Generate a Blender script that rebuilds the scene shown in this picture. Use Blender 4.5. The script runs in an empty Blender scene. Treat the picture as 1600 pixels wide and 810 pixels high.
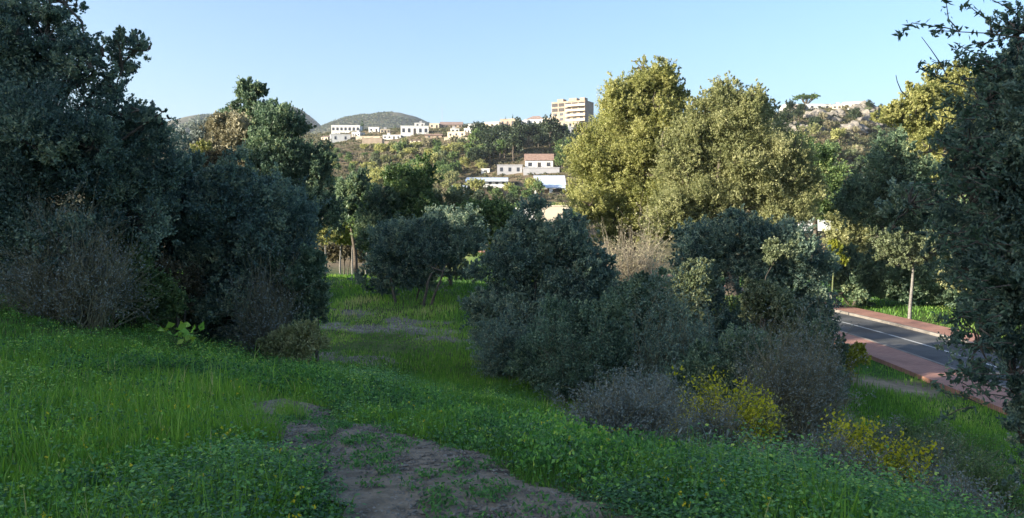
import bpy, bmesh, math, random
import numpy as np
from mathutils import Vector, Matrix

# ------------------------------------------------------------------ camera
scene = bpy.context.scene
COL = scene.collection
EYE = 1.7
FPX = 1244.0
HOR = 330.0
PITCH = math.atan((405 - HOR) / FPX)
cam_d = bpy.data.cameras.new("camera")
cam_d.sensor_width = 36
cam_d.lens = 36 * FPX / 1600
cam_d.clip_start = 0.05
cam_d.clip_end = 12000
cam = bpy.data.objects.new("camera", cam_d)
COL.objects.link(cam)
cam.location = (0, 0, EYE)
cam.rotation_euler = (math.pi / 2 - PITCH, 0, 0)
scene.camera = cam

# ------------------------------------------------------------------ sky, sun, exposure
SUN_EL = math.radians(16.0)
SUN_AZ_BACK = math.radians(22.0)          # sun stands to the left, this far behind the camera's shoulder
sun_dir = Vector((-math.cos(SUN_AZ_BACK) * math.cos(SUN_EL),
                  -math.sin(SUN_AZ_BACK) * math.cos(SUN_EL), math.sin(SUN_EL)))
world = bpy.data.worlds.new("World")
scene.world = world
world.use_nodes = True
wn = world.node_tree
wn.nodes.clear()
wo = wn.nodes.new("ShaderNodeOutputWorld")
bg = wn.nodes.new("ShaderNodeBackground")
sky = wn.nodes.new("ShaderNodeTexSky")
sky.sky_type = 'NISHITA'
sky.sun_disc = False
sky.sun_elevation = SUN_EL
sky.sun_rotation = math.atan2(sun_dir.x, sun_dir.y)
sky.altitude = 60
sky.air_density = 1.0
sky.dust_density = 2.6
sky.ozone_density = 3.8
bg.inputs['Strength'].default_value = 0.112
wn.links.new(sky.outputs[0], bg.inputs['Color'])
wn.links.new(bg.outputs[0], wo.inputs['Surface'])

sl = bpy.data.lights.new("sun", 'SUN')
sl.energy = 5.0
sl.angle = math.radians(0.5)
sl.color = (1.0, 0.91, 0.74)
so = bpy.data.objects.new("sun", sl)
COL.objects.link(so)
so.rotation_euler = sun_dir.to_track_quat('Z', 'Y').to_euler()
so.location = (-60, -20, 60)

scene.view_settings.view_transform = 'Standard'
scene.view_settings.look = 'None'
scene.view_settings.exposure = 1.6
scene.view_settings.gamma = 1.0
scene.view_settings.use_curve_mapping = False
scene.cycles.max_bounces = 6
scene.cycles.diffuse_bounces = 3
scene.cycles.transmission_bounces = 4
scene.cycles.use_denoising = True

rng = np.random.default_rng(7)
random.seed(7)

# ------------------------------------------------------------------ pixel -> world
cp, sp = math.cos(PITCH), math.sin(PITCH)
def ray(px, py):
    u = (px - 800) / FPX
    v = -(py - 405) / FPX
    d = np.array([u, cp + v * sp, -sp + v * cp])
    return d / d[1]
def at(px, py, Y):
    d = ray(px, py)
    return np.array([d[0] * Y, Y, EYE + d[2] * Y])

# ------------------------------------------------------------------ terrain
def smooth(a, b, x):
    t = np.clip((x - a) / (b - a), 0, 1)
    return t * t * (3 - 2 * t)
CTRL = np.array([
    (0, 0, 0), (-6, 0, .1), (6, 0, -.5), (0, -12, .1), (-14, -6, .3), (12, -8, -1),
    (-.4, 4.5, 0), (-3, 4.5, .05), (-6, 7, .05), (2.2, 4.5, -.2), (1.9, 6.2, -.45), (4, 6, -1.0),
    (-1.5, 7, -.25), (-3, 8.4, -.35), (-6, 10, -.2), (-1.8, 11, -.75), (-4.5, 12.5, -.75), (.6, 7.4, -.5), (.9, 9, -1.1),
    (1.6, 10.5, -1.55), (4, 10, -2.0), (7, 10, -2.6), (12, 10, -3.6),
    (-8, 13.5, -.1), (-11, 16, .2), (-16, 14, 1.2), (-5.5, 16.8, -1.45), (-3, 16, -1.7),
    (-5, 22, -2.7), (-2, 24, -3.0), (2, 18, -3.0), (2, 26, -3.3), (6, 18, -3.3), (8, 24, -3.7), (12, 22, -4.0), (13, 16, -4.0),
    (-3, 36, -3.3), (-9, 30, -2.8), (-14, 25, -1.5), (-16, 36, -2.2), (-22, 24, 0.8),
    (-5, 60, -3.4), (-16, 60, -3.2), (6, 45, -3.6), (18, 30, -4.3), (18, 45, -4.3), (26, 40, -4.2), (30, 20, -4.2), (22, 8, -4.2),
    (20, -10, -3), (5, 70, -4.4), (20, 70, -4.6), (40, 50, -3.5), (-24, 45, -2), (0, 85, -5.5), (-30, 80, -5), (35, 85, -5.5),
], float)
def _phi(r): return np.sqrt(r * r + 4.0)
_D = np.linalg.norm(CTRL[:, None, :2] - CTRL[None, :, :2], axis=2)
_n = len(CTRL)
_A = np.zeros((_n + 1, _n + 1))
_A[:_n, :_n] = _phi(_D) - np.eye(_n) * 0.02
_A[:_n, _n] = 1; _A[_n, :_n] = 1
_W = np.linalg.solve(_A, np.append(CTRL[:, 2], 0))
def near_z(x, y):
    s = np.full(x.shape, _W[_n])
    for i in range(_n):
        s += _W[i] * _phi(np.hypot(x - CTRL[i, 0], y - CTRL[i, 1]))
    return s
_nr = np.random.default_rng(3)
_NK = [( _nr.normal(0, 1, 2), _nr.uniform(0, 6.28)) for _ in range(14)]
def noise2(x, y, f):
    s = 0
    for k, ph in _NK:
        s = s + np.sin((x * k[0] + y * k[1]) * f + ph)
    return s / 3.8
RIDGE_PX = [-900, -200, 300, 510, 600, 700, 800, 860, 900, 1000, 1150, 1190, 1230, 1300, 1345, 1400, 1600, 2300]
RIDGE_ROW = [235, 228, 216, 208, 204, 199, 200, 197, 194, 196, 190, 184, 174, 168, 171, 184, 212, 232]
RIDGE_D = [520, 500, 480, 460, 450, 430, 410, 400, 395, 370, 320, 300, 300, 300, 300, 300, 320, 360]
FOOT = 150.0
def road_c(y):
    y = np.asarray(y, float)
    a = np.clip(y - 30, 0, 26)
    return 18.5 - 0.005 * a * a - 0.26 * np.clip(y - 56, 0, 400)
ROAD_Z = -4.2
NOTCH = [(-2.9, 1.1, 5.2), (3.2, 1.3, 5.0), (8.3, 1.3, 4.5)]
def crest_h(y, x=-62.0):
    cut = 0
    yn = y - .404 * (np.minimum(x, -40) + 62)        # notches cut along the sun's bearing, put in for sun patches on the road
    for c, w, dp in NOTCH: cut = cut + dp * np.exp(-((yn - c) / w) ** 4)
    return -cut + np.interp(y, [-200, -60, -17, -6, 0, 6, 13, 20, 26, 31, 40, 54, 70, 100], [22, 26, 26, 24, 22.6, 20.0, 18.4, 17.9, 16.6, 15.3, 12, 8, 4.5, 0])
def ground_z(x, y):
    x = np.asarray(x, float); y = np.asarray(y, float)
    xc = np.clip(x, -35, 50); yc = np.clip(y, -20, 95)
    z = near_z(xc, yc)
    # beyond the near field settle to the valley floor
    far = np.maximum(smooth(80, 130, y), np.maximum(smooth(45, 110, x), smooth(-15, -120, -(-y)) * 0))
    z = z * (1 - far) + (-8.0) * far
    # town hillside, by bearing
    Y = np.maximum(y, 1.0)
    px = 800 + FPX * x / Y
    px = np.where(y > 60, px, 800)
    D = np.interp(px, RIDGE_PX, RIDGE_D)
    row = np.interp(px, RIDGE_PX, RIDGE_ROW)
    zr = EYE + (HOR - row) / FPX * D
    t = (Y - FOOT) / (D - FOOT)
    tt = np.clip(t, 0, 1)
    hz = -8 + (zr + 8) * (tt - 0.025 * np.sin(tt * 2 * np.pi) + 0.012 * np.sin(tt * 8 * np.pi + px * .01))
    back = smooth(0, 1, (Y - D - 50) / 500)
    hz = np.where(t > 1, zr - 1.5 * np.clip((Y - D) / 50, 0, 1) - (zr + 6) * back, hz)
    hz = hz + noise2(x, y, .045) * 1.1 * np.clip(t * 3, 0, 1) * (1 - smooth(0.93, 1, t))
    wide = smooth(3200, 1900, np.abs(x)) if False else 1.0
    m = smooth(FOOT - 25, FOOT + 25, Y) * (y > 60)
    z = z * (1 - m) + hz * m
    # unseen hill on the left, its crest shaped to keep the foreground in shade
    b = smooth(-26, -62, x) * np.where(x < -64, 1 - 0.4 * smooth(-64, -170, x), 1)
    hl = crest_h(y, x) * b + noise2(x, y, .09) * .5 * b * (y < 110)
    z = z + hl * (1 - smooth(-500, -900, x)) * (1 - smooth(-300, -900, y))
    # small relief
    lo = (np.hypot(x, y) < 90)
    z = z + lo * (noise2(x, y, 1.1) * .035 + noise2(x, y, 2.7) * .015)
    # road bed
    d = np.abs(x - road_c(y))
    r = (1 - smooth(4.2, 7.5, d)) * (y < 150) * (y > -60)
    z = z * (1 - r) + (ROAD_Z - 0.10) * r
    return z
def gz(x, y): return float(ground_z(np.array([x]), np.array([y]))[0])
def hit(px, py, lo=3.0, hi=700.0):
    d = ray(px, py)
    ys = np.geomspace(lo, hi, 1500)
    zz = EYE + d[2] * ys
    g = ground_z(d[0] * ys, ys)
    k = np.nonzero(zz <= g)[0]
    if len(k) == 0: return None
    Y = ys[k[0]]
    return np.array([d[0] * Y, Y, g[k[0]]])

# ------------------------------------------------------------------ object helpers
def tag(o, label=None, cat=None, group=None, kind=None):
    if label: o['label'] = label
    if cat: o['category'] = cat
    if group: o['group'] = group
    if kind: o['kind'] = kind
    return o
def empty(name, loc, rz=0.0):
    o = bpy.data.objects.new(name, None)
    COL.objects.link(o)
    o.location = [float(c) for c in loc]
    o.rotation_euler = (0, 0, rz)
    o.empty_display_size = .3
    return o
def quad_mesh(name, V, F, mat, parent=None, tint=None, attr=None):
    V = np.ascontiguousarray(V, np.float32); F = np.ascontiguousarray(F, np.int32)
    me = bpy.data.meshes.new(name)
    k = F.shape[1]
    me.vertices.add(len(V)); me.vertices.foreach_set('co', V.ravel())
    me.loops.add(F.size); me.loops.foreach_set('vertex_index', F.ravel())
    me.polygons.add(len(F))
    me.polygons.foreach_set('loop_start', np.arange(0, F.size, k, dtype=np.int32))
    me.update(calc_edges=True)
    if tint is not None:
        a = me.attributes.new('tint', 'FLOAT', 'FACE')
        a.data.foreach_set('value', np.ascontiguousarray(tint, np.float32))
    if attr:
        for an, arr in attr.items():
            a = me.attributes.new(an, 'FLOAT_COLOR', 'POINT')
            a.data.foreach_set('color', np.ascontiguousarray(arr, np.float32).ravel())
    me.materials.append(mat)
    o = bpy.data.objects.new(name, me)
    COL.objects.link(o)
    if parent: o.parent = parent
    return o
def bm_obj(name, bm, mat, parent=None):
    me = bpy.data.meshes.new(name)
    bmesh.ops.recalc_face_normals(bm, faces=bm.faces)
    bm.to_mesh(me); bm.free()
    me.materials.append(mat)
    o = bpy.data.objects.new(name, me)
    COL.objects.link(o)
    if parent: o.parent = parent
    return o
def box(bm, x0, x1, y0, y1, z0, z1):
    vs = [bm.verts.new(c) for c in [(x0,y0,z0),(x1,y0,z0),(x1,y1,z0),(x0,y1,z0),(x0,y0,z1),(x1,y0,z1),(x1,y1,z1),(x0,y1,z1)]]
    for f in [(0,1,2,3),(4,5,6,7),(0,1,5,4),(1,2,6,5),(2,3,7,6),(3,0,4,7)]:
        bm.faces.new([vs[i] for i in f])
def unit(v): return v / np.maximum(np.linalg.norm(v, axis=-1, keepdims=True), 1e-9)

class Tubes:
    """collects tapered polylines and makes one mesh of them"""
    def __init__(s, sides=5): s.V = []; s.F = []; s.n = 0; s.k = sides
    def add(s, P, R):
        P = np.asarray(P, float); R = np.asarray(R, float)
        T = unit(np.gradient(P, axis=0))
        up = np.array([0, 0, 1.0]) if abs(T[0, 2]) < .9 else np.array([1.0, 0, 0])
        A = unit(np.cross(T, up)); B = np.cross(T, A)
        th = np.arange(s.k) / s.k * 2 * np.pi
        ring = (np.cos(th)[None, :, None] * A[:, None] + np.sin(th)[None, :, None] * B[:, None]) * R[:, None, None] + P[:, None]
        m = len(P); base = s.n
        s.V.append(ring.reshape(-1, 3))
        i = np.arange(m - 1)[:, None] * s.k; j = np.arange(s.k)[None]
        jn = (j + 1) % s.k
        s.F.append((base + np.stack([i + j, i + jn, i + s.k + jn, i + s.k + j], -1)).reshape(-1, 4))
        s.n += m * s.k
    def build(s, name, mat, parent=None):
        return quad_mesh(name, np.concatenate(s.V), np.concatenate(s.F), mat, parent)
def wobble(a, b, n, amp, sag=0.0):
    a = np.asarray(a, float); b = np.asarray(b, float)
    t = np.linspace(0, 1, n)[:, None]
    L = np.linalg.norm(b - a)
    k = rng.normal(0, 1, (3, 3)) * amp * L
    P = a + (b - a) * t
    for i in range(3):
        P = P + k[i] * np.sin(t * np.pi * (i + 1)) / (i + 1)
    P[:, 2] += (sag * L * np.sin(t * np.pi))[:, 0]
    return P
def batch_stems(A, B, n, r0, r1, amp, sag=0.0):
    """many thin stems at once as 3-sided tubes; returns V,F"""
    N = len(A)
    t = np.linspace(0, 1, n)[None, :, None]
    L = np.linalg.norm(B - A, axis=1)[:, None, None]
    P = A[:, None] + (B - A)[:, None] * t
    for i in range(3):
        k = rng.normal(0, 1, (N, 1, 3)) * amp * L
        P = P + k * np.sin(t * np.pi * (i + 1)) / (i + 1)
    P[:, :, 2] += (sag * L * np.sin(t * np.pi * .9))[:, :, 0]
    R = (r0 + (r1 - r0) * t[..., 0])
    R = np.broadcast_to(R, (N, n))
    T = unit(B - A)
    U = unit(np.cross(T, rng.normal(0, 1, (N, 3)))); W = np.cross(T, U)
    th = np.arange(3) / 3 * 2 * np.pi
    ring = (np.cos(th)[None, None, :, None] * U[:, None, None] + np.sin(th)[None, None, :, None] * W[:, None, None]) * R[:, :, None, None] + P[:, :, None]
    V = ring.reshape(-1, 3)
    s = (np.arange(N) * n * 3)[:, None, None] + (np.arange(n - 1) * 3)[None, :, None]
    j = np.arange(3)[None, None]; jn = (j + 1) % 3
    F = np.stack([s + j, s + jn, s + 3 + jn, s + 3 + j], -1).reshape(-1, 4)
    return V, F, P
def leaves(C, ln, wd, up=0.25, droop=None):
    """one folded rhombus per centre"""
    N = len(C)
    d = unit(rng.normal(0, 1, (N, 3)) + np.array([0, 0, up]) + (0 if droop is None else droop * 1.1))
    s = unit(np.cross(d, rng.normal(0, 1, (N, 3))))
    nrm = np.cross(d, s)
    l = (ln * rng.uniform(.65, 1.3, N))[:, None]
    w = (wd * rng.uniform(.7, 1.25, N))[:, None]
    b = C - d * l * .5
    m = C - d * l * .05 + nrm * w * .25
    V = np.stack([b, m + s * w * .5, C + d * l * .5, m - s * w * .5], 1).reshape(-1, 3)
    F = np.arange(N * 4).reshape(-1, 4)
    return V, F

# ------------------------------------------------------------------ materials
def nodes(m):
    m.use_nodes = True
    nt = m.node_tree
    return nt, nt.nodes, nt.links
def ramp(nt, cols, src):
    r = nt.nodes.new('ShaderNodeValToRGB')
    e = r.color_ramp.elements
    while len(e) < len(cols): e.new(0.5)
    for i, (p, c) in enumerate(cols):
        e[i].position = p; e[i].color = (*c, 1)
    nt.links.new(src, r.inputs[0])
    return r.outputs[0]
def leaf_mat(name, cols, trans=.28, rough=.5, spec=.35):
    m = bpy.data.materials.new(name)
    nt, N, L = nodes(m); N.clear()
    out = N.new('ShaderNodeOutputMaterial')
    a = N.new('ShaderNodeAttribute'); a.attribute_name = 'tint'
    c = ramp(nt, cols, a.outputs['Fac'])
    p = N.new('ShaderNodeBsdfPrincipled')
    p.inputs['Roughness'].default_value = rough
    p.inputs['Specular IOR Level'].default_value = spec
    t = N.new('ShaderNodeBsdfTranslucent')
    hs = N.new('ShaderNodeHueSaturation'); hs.inputs['Saturation'].default_value = 1.15; hs.inputs['Value'].default_value = 1.15
    mx = N.new('ShaderNodeMixShader'); mx.inputs[0].default_value = trans
    L.new(c, p.inputs['Base Color']); L.new(c, hs.inputs['Color']); L.new(hs.outputs[0], t.inputs['Color'])
    L.new(p.outputs[0], mx.inputs[1]); L.new(t.outputs[0], mx.inputs[2]); L.new(mx.outputs[0], out.inputs['Surface'])
    return m
def noisy_mat(name, c1, c2, scale=4, rough=.85, bump=.3, c3=None, detail=8, spec=.3, bscale=None):
    m = bpy.data.materials.new(name)
    nt, N, L = nodes(m)
    p = N['Principled BSDF']
    tc = N.new('ShaderNodeTexCoord')
    n = N.new('ShaderNodeTexNoise'); n.inputs['Scale'].default_value = scale; n.inputs['Detail'].default_value = detail
    L.new(tc.outputs['Object'], n.inputs['Vector'])
    cols = [(.32, c1), (.68, c2)] if c3 is None else [(.3, c1), (.5, c2), (.7, c3)]
    L.new(ramp(nt, cols, n.outputs['Fac']), p.inputs['Base Color'])
    p.inputs['Roughness'].default_value = rough
    p.inputs['Specular IOR Level'].default_value = spec
    if bump:
        n2 = N.new('ShaderNodeTexNoise'); n2.inputs['Scale'].default_value = bscale or scale * 6; n2.inputs['Detail'].default_value = 6
        L.new(tc.outputs['Object'], n2.inputs['Vector'])
        b = N.new('ShaderNodeBump'); b.inputs['Strength'].default_value = bump; b.inputs['Distance'].default_value = .03
        L.new(n2.outputs['Fac'], b.inputs['Height']); L.new(b.outputs[0], p.inputs['Normal'])
    return m
M = {}
M['dark_leaf'] = leaf_mat('dark_leaf', [(0, (.055, .095, .060)), (.45, (.125, .190, .115)), (.8, (.24, .32, .18)), (1, (.38, .42, .22))], .34)
M['blue_leaf'] = leaf_mat('blue_leaf', [(0, (.060, .105, .090)), (.4, (.145, .215, .165)), (.7, (.25, .33, .22)), (1, (.44, .46, .28))], .34)
M['green_leaf'] = leaf_mat('green_leaf', [(0, (.050, .095, .035)), (.5, (.125, .195, .070)), (.85, (.21, .29, .10)), (1, (.32, .36, .14))], .34)
M['gold_leaf'] = leaf_mat('gold_leaf', [(0, (.16, .18, .055)), (.5, (.37, .375, .135)), (1, (.54, .52, .23))], .38, .6)
M['olive_leaf'] = leaf_mat('olive_leaf', [(0, (.16, .18, .075)), (.5, (.33, .34, .15)), (1, (.48, .47, .25))], .34, .6)
M['pale_leaf'] = leaf_mat('pale_leaf', [(0, (.10, .13, .06)), (.5, (.17, .20, .10)), (1, (.27, .30, .17))], .22, .5)
M['grey_leaf'] = leaf_mat('grey_leaf', [(0, (.12, .145, .13)), (.5, (.22, .255, .225)), (1, (.34, .37, .31))], .25, .7)
M['beige_leaf'] = leaf_mat('beige_leaf', [(0, (.18, .165, .10)), (.5, (.33, .30, .19)), (1, (.46, .42, .28))], .2, .7)
M['lime_leaf'] = leaf_mat('lime_leaf', [(0, (.15, .18, .02)), (.5, (.26, .28, .035)), (1, (.42, .42, .06))], .35, .5)
M['brown_leaf'] = leaf_mat('brown_leaf', [(0, (.055, .05, .028)), (.5, (.10, .085, .045)), (1, (.17, .14, .07))], .2, .6)
M['grass_blade'] = leaf_mat('grass_blade', [(0, (.05, .13, .025)), (.5, (.15, .30, .05)), (.8, (.29, .47, .07)), (1, (.48, .46, .18))], .36, .5)
M['herb_leaf'] = leaf_mat('herb_leaf', [(0, (.035, .10, .035)), (.5, (.125, .29, .075)), (.85, (.27, .50, .09)), (1, (.50, .62, .12))], .36, .45)
M['flower'] = leaf_mat('flower', [(0, (.55, .45, .02)), (1, (.7, .62, .05))], .3, .6)
M['blossom'] = leaf_mat('blossom', [(0, (.30, .34, .03)), (.5, (.52, .50, .04)), (1, (.72, .62, .06))], .4, .5)
M['pine_leaf'] = leaf_mat('pine_leaf', [(0, (.022, .040, .022)), (.5, (.050, .075, .038)), (1, (.10, .13, .06))], .2)
M['bark'] = noisy_mat('bark', (.07, .055, .042), (.17, .14, .11), 9, .9, .6)
M['grey_bark'] = noisy_mat('grey_bark', (.14, .13, .12), (.27, .25, .22), 9, .9, .6)
M['dry_twig'] = noisy_mat('dry_twig', (.12, .11, .06), (.27, .25, .15), 3, .9, 0)
M['beige_twig'] = noisy_mat('beige_twig', (.20, .165, .12), (.36, .31, .23), 3, .9, 0)
M['green_stem'] = noisy_mat('green_stem', (.10, .12, .05), (.16, .18, .08), 5, .8, 0)
M['dirt'] = noisy_mat('dirt', (.055, .042, .027), (.26, .205, .14), 4.5, .95, 1, c3=(.125, .097, .066), detail=12, bscale=28)
M['asphalt'] = noisy_mat('asphalt', (.055, .056, .058), (.12, .12, .12), .7, .85, .35, detail=12, bscale=60)
M['kerb'] = noisy_mat('kerb', (.16, .14, .12), (.27, .24, .21), 2, .85, .3)
M['line_paint'] = noisy_mat('line_paint', (.09, .09, .09), (.50, .50, .48), 1.6, .7, 0, c3=(.45, .45, .43))
M['stone'] = noisy_mat('stone', (.11, .095, .075), (.29, .26, .21), 14, .9, .5)
M['far_scrub'] = noisy_mat('far_scrub', (.016, .026, .014), (.12, .105, .06), .05, .95, 1, c3=(.035, .048, .024), detail=10)

def brick_mat():
    m = bpy.data.materials.new('red_paving')
    nt, N, L = nodes(m)
    p = N['Principled BSDF']
    tc = N.new('ShaderNodeTexCoord')
    b = N.new('ShaderNodeTexBrick')
    b.inputs['Scale'].default_value = 2.5
    b.inputs['Color1'].default_value = (.50, .245, .175, 1)
    b.inputs['Color2'].default_value = (.40, .185, .13, 1)
    b.inputs['Mortar'].default_value = (.22, .16, .13, 1)
    b.inputs['Mortar Size'].default_value = .02
    L.new(tc.outputs['Object'], b.inputs['Vector'])
    n = N.new('ShaderNodeTexNoise'); n.inputs['Scale'].default_value = .9; n.inputs['Detail'].default_value = 8
    L.new(tc.outputs['Object'], n.inputs['Vector'])
    mx = N.new('ShaderNodeMix'); mx.data_type = 'RGBA'; mx.blend_type = 'MULTIPLY'
    mx.inputs[0].default_value = .6
    L.new(b.outputs['Color'], mx.inputs[6])
    L.new(ramp(nt, [(.3, (.55, .52, .5)), (.7, (1, 1, 1))], n.outputs['Fac']), mx.inputs[7])
    L.new(mx.outputs[2], p.inputs['Base Color'])
    p.inputs['Roughness'].default_value = .85
    return m
M['paving'] = brick_mat()
def wall_mat(name, c, var=.12):
    c2 = tuple(v * (1 - var) for v in c)
    return noisy_mat(name, c2, c, .6, .85, 0)
M['white_wall'] = wall_mat('white_wall', (.76, .74, .70))
M['cream_wall'] = wall_mat('cream_wall', (.66, .56, .42))
M['pink_wall'] = wall_mat('pink_wall', (.42, .33, .25), .3)
M['grey_wall'] = wall_mat('grey_wall', (.42, .41, .42))
M['red_roof'] = noisy_mat('red_roof', (.22, .14, .11), (.33, .22, .17), 1.5, .85, 0)
M['brown_roof'] = noisy_mat('brown_roof', (.20, .14, .12), (.30, .22, .19), 1.5, .85, 0)
M['blue_metal'] = noisy_mat('blue_metal', (.50, .56, .66), (.62, .68, .78), .4, .45, 0)
M['dark_glass'] = noisy_mat('dark_glass', (.04, .045, .06), (.08, .085, .10), 1, .2, 0)
M['dark_void'] = noisy_mat('dark_void', (.05, .045, .045), (.09, .08, .075), 1, .8, 0)
M['metal'] = noisy_mat('metal', (.30, .31, .32), (.42, .43, .44), 3, .5, 0)

def ground_mat():
    m = bpy.data.materials.new('ground_cover')
    nt, N, L = nodes(m)
    p = N['Principled BSDF']
    a = N.new('ShaderNodeAttribute'); a.attribute_name = 'Col'
    tc = N.new('ShaderNodeTexCoord')
    n = N.new('ShaderNodeTexNoise'); n.inputs['Scale'].default_value = 1.3; n.inputs['Detail'].default_value = 14; n.inputs['Roughness'].default_value = .65
    L.new(tc.outputs['Object'], n.inputs['Vector'])
    mx = N.new('ShaderNodeMix'); mx.data_type = 'RGBA'; mx.blend_type = 'MULTIPLY'; mx.inputs[0].default_value = 1
    L.new(a.outputs['Color'], mx.inputs[6])
    L.new(ramp(nt, [(.3, (.5, .5, .5)), (.7, (1.5, 1.45, 1.35))], n.outputs['Fac']), mx.inputs[7])
    L.new(mx.outputs[2], p.inputs['Base Color'])
    p.inputs['Roughness'].default_value = .95
    p.inputs['Specular IOR Level'].default_value = .1
    b = N.new('ShaderNodeBump'); b.inputs['Strength'].default_value = .8; b.inputs['Distance'].default_value = .06
    n2 = N.new('ShaderNodeTexNoise'); n2.inputs['Scale'].default_value = 9; n2.inputs['Detail'].default_value = 8
    L.new(tc.outputs['Object'], n2.inputs['Vector'])
    L.new(n2.outputs['Fac'], b.inputs['Height']); L.new(b.outputs[0], p.inputs['Normal'])
    return m
M['ground'] = ground_mat()

# ------------------------------------------------------------------ masks on the ground
PATH = np.array([(-.92, 4.4), (-.9, 2.0), (-.8, -1.5), (.9, -1.5), (.9, 3), (.55, 4.7), (.02, 5.5), (-.58, 6.2), (-1.15, 7.0), (-1.65, 7.8), (-1.9, 8.4),
                 (-2.6, 8.8), (-2.7, 7.6), (-2.0, 6.2), (-1.3, 5.2)])
def poly_sd(x, y, P):
    x = np.asarray(x, float); y = np.asarray(y, float)
    d = np.full(x.shape, 1e9); ins = np.zeros(x.shape, bool)
    for i in range(len(P)):
        a = P[i]; b = P[(i + 1) % len(P)]
        e = b - a
        t = np.clip(((x - a[0]) * e[0] + (y - a[1]) * e[1]) / (e @ e), 0, 1)
        d = np.minimum(d, np.hypot(x - a[0] - t * e[0], y - a[1] - t * e[1]))
        c = ((a[1] > y) != (b[1] > y)) & (x < (b[0] - a[0]) * (y - a[1]) / (b[1] - a[1] + 1e-12) + a[0])
        ins ^= c
    return np.where(ins, -d, d)
def path_d(x, y):
    d = poly_sd(x, y, PATH)
    left = np.hypot((x + 5.9) / 1.1, (y - 7.6) / .35) - 1       # trodden spot at the left edge
    return np.minimum(d, left * .5) + noise2(x, y, 2.2) * .14 + noise2(x, y, 6.5) * .07
PATCHES = [(600, 515, 7.0, .8), (545, 563, 3.0, .6), (640, 502, 3.5, .5), (700, 530, 3.0, .5), (560, 490, 2.0, .7)]
_pp = []
for px, py, rx, ry in PATCHES:
    h = hit(px, py); _pp.append((h[0], h[1], rx * .55, ry * 1.6))
def gravel_m(x, y):
    m = np.zeros(np.shape(x))
    for cx, cy, rx, ry in _pp:
        m = np.maximum(m, 1 - np.hypot((x - cx) / rx, (y - cy) / ry) + noise2(x, y, 1.6) * .5 + noise2(x, y, 4) * .25)
    return np.clip(m * 2.2, 0, 1)
SANDY = hit(1385, 603, 12, 60)

# ------------------------------------------------------------------ ground sheet
def graded(lo, hi, n, c0, k):
    a = np.arcsinh((lo - c0) / k); b = np.arcsinh((hi - c0) / k)
    return c0 + k * np.sinh(np.linspace(a, b, n))
gx = graded(-5200, 5200, 620, 0, 11)
gy = graded(-2500, 9000, 620, 8, 14)
GX, GY = np.meshgrid(gx, gy)
GZ = ground_z(GX.ravel(), GY.ravel())
X, Yv = GX.ravel(), GY.ravel()
gV = np.stack([X, Yv, GZ], 1)
nx, ny = len(gx), len(gy)
ii, jj = np.meshgrid(np.arange(ny - 1), np.arange(nx - 1), indexing='ij')
b0 = (ii * nx + jj).ravel()
gF = np.stack([b0, b0 + 1, b0 + nx + 1, b0 + nx], 1)
grass_c = np.array([.040, .085, .020]); lush = np.array([.055, .115, .026]); dry = np.array([.13, .115, .055])
dirt_c = np.array([.17, .145, .115]); grav_c = np.array([.27, .25, .21]); scrub = np.array([.085, .082, .042]); earth = np.array([.30, .23, .16])
n1 = np.clip(noise2(X, Yv, .35) * .5 + .5, 0, 1)[:, None]
C = grass_c * (1 - n1) + lush * n1
n2 = np.clip(noise2(X + 50, Yv, .22) * 1.2 - .2, 0, 1)[:, None]
C = C * (1 - n2 * .45) + dry * n2 * .45
g = gravel_m(X, Yv)[:, None]; C = C * (1 - g) + grav_c * g
pd = 1 - smooth(-.05, .12, path_d(X, Yv))[:, None]; C = C * (1 - pd) + dirt_c * pd
bare = (1 - smooth(.6, 2.2, np.hypot((X - SANDY[0]) / 1.5, (Yv - SANDY[1]))))[:, None]; C = C * (1 - bare) + earth * bare
farm = (smooth(100, 150, Yv))[:, None]
n3 = np.clip(noise2(X, Yv, .05) * .7 + .4, 0, 1)[:, None]
hc = scrub * (1 - n3) + np.array([.16, .125, .08]) * n3
C = C * (1 - farm) + hc * farm
gA = np.concatenate([C, np.ones((len(C), 1))], 1)
tag(quad_mesh('ground', gV, gF, M['ground'], attr={'Col': gA}), kind='structure')

# dirt path sheet laid on the ground, ragged edge
ax = np.arange(-3.4, 1.6, .045); ay = np.arange(-1.8, 9.4, .045)
PX, PY = np.meshgrid(ax, ay)
pz = ground_z(PX.ravel(), PY.ravel()) + .012 + noise2(PX.ravel(), PY.ravel(), 9) * .006
ok = (path_d(PX.ravel(), PY.ravel()) < .03)
n_ = len(ax); iy, ix = np.meshgrid(np.arange(len(ay) - 1), np.arange(n_ - 1), indexing='ij')
q = (iy * n_ + ix).ravel(); pF = np.stack([q, q + 1, q + n_ + 1, q + n_], 1)
pF = pF[ok[pF].all(1)]
used = np.unique(pF); remap = np.zeros(len(ok), int); remap[used] = np.arange(len(used))
pV = np.stack([PX.ravel(), PY.ravel(), pz], 1)[used]
tag(quad_mesh('dirt_path', pV, remap[pF], M['dirt']), kind='structure')

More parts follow.
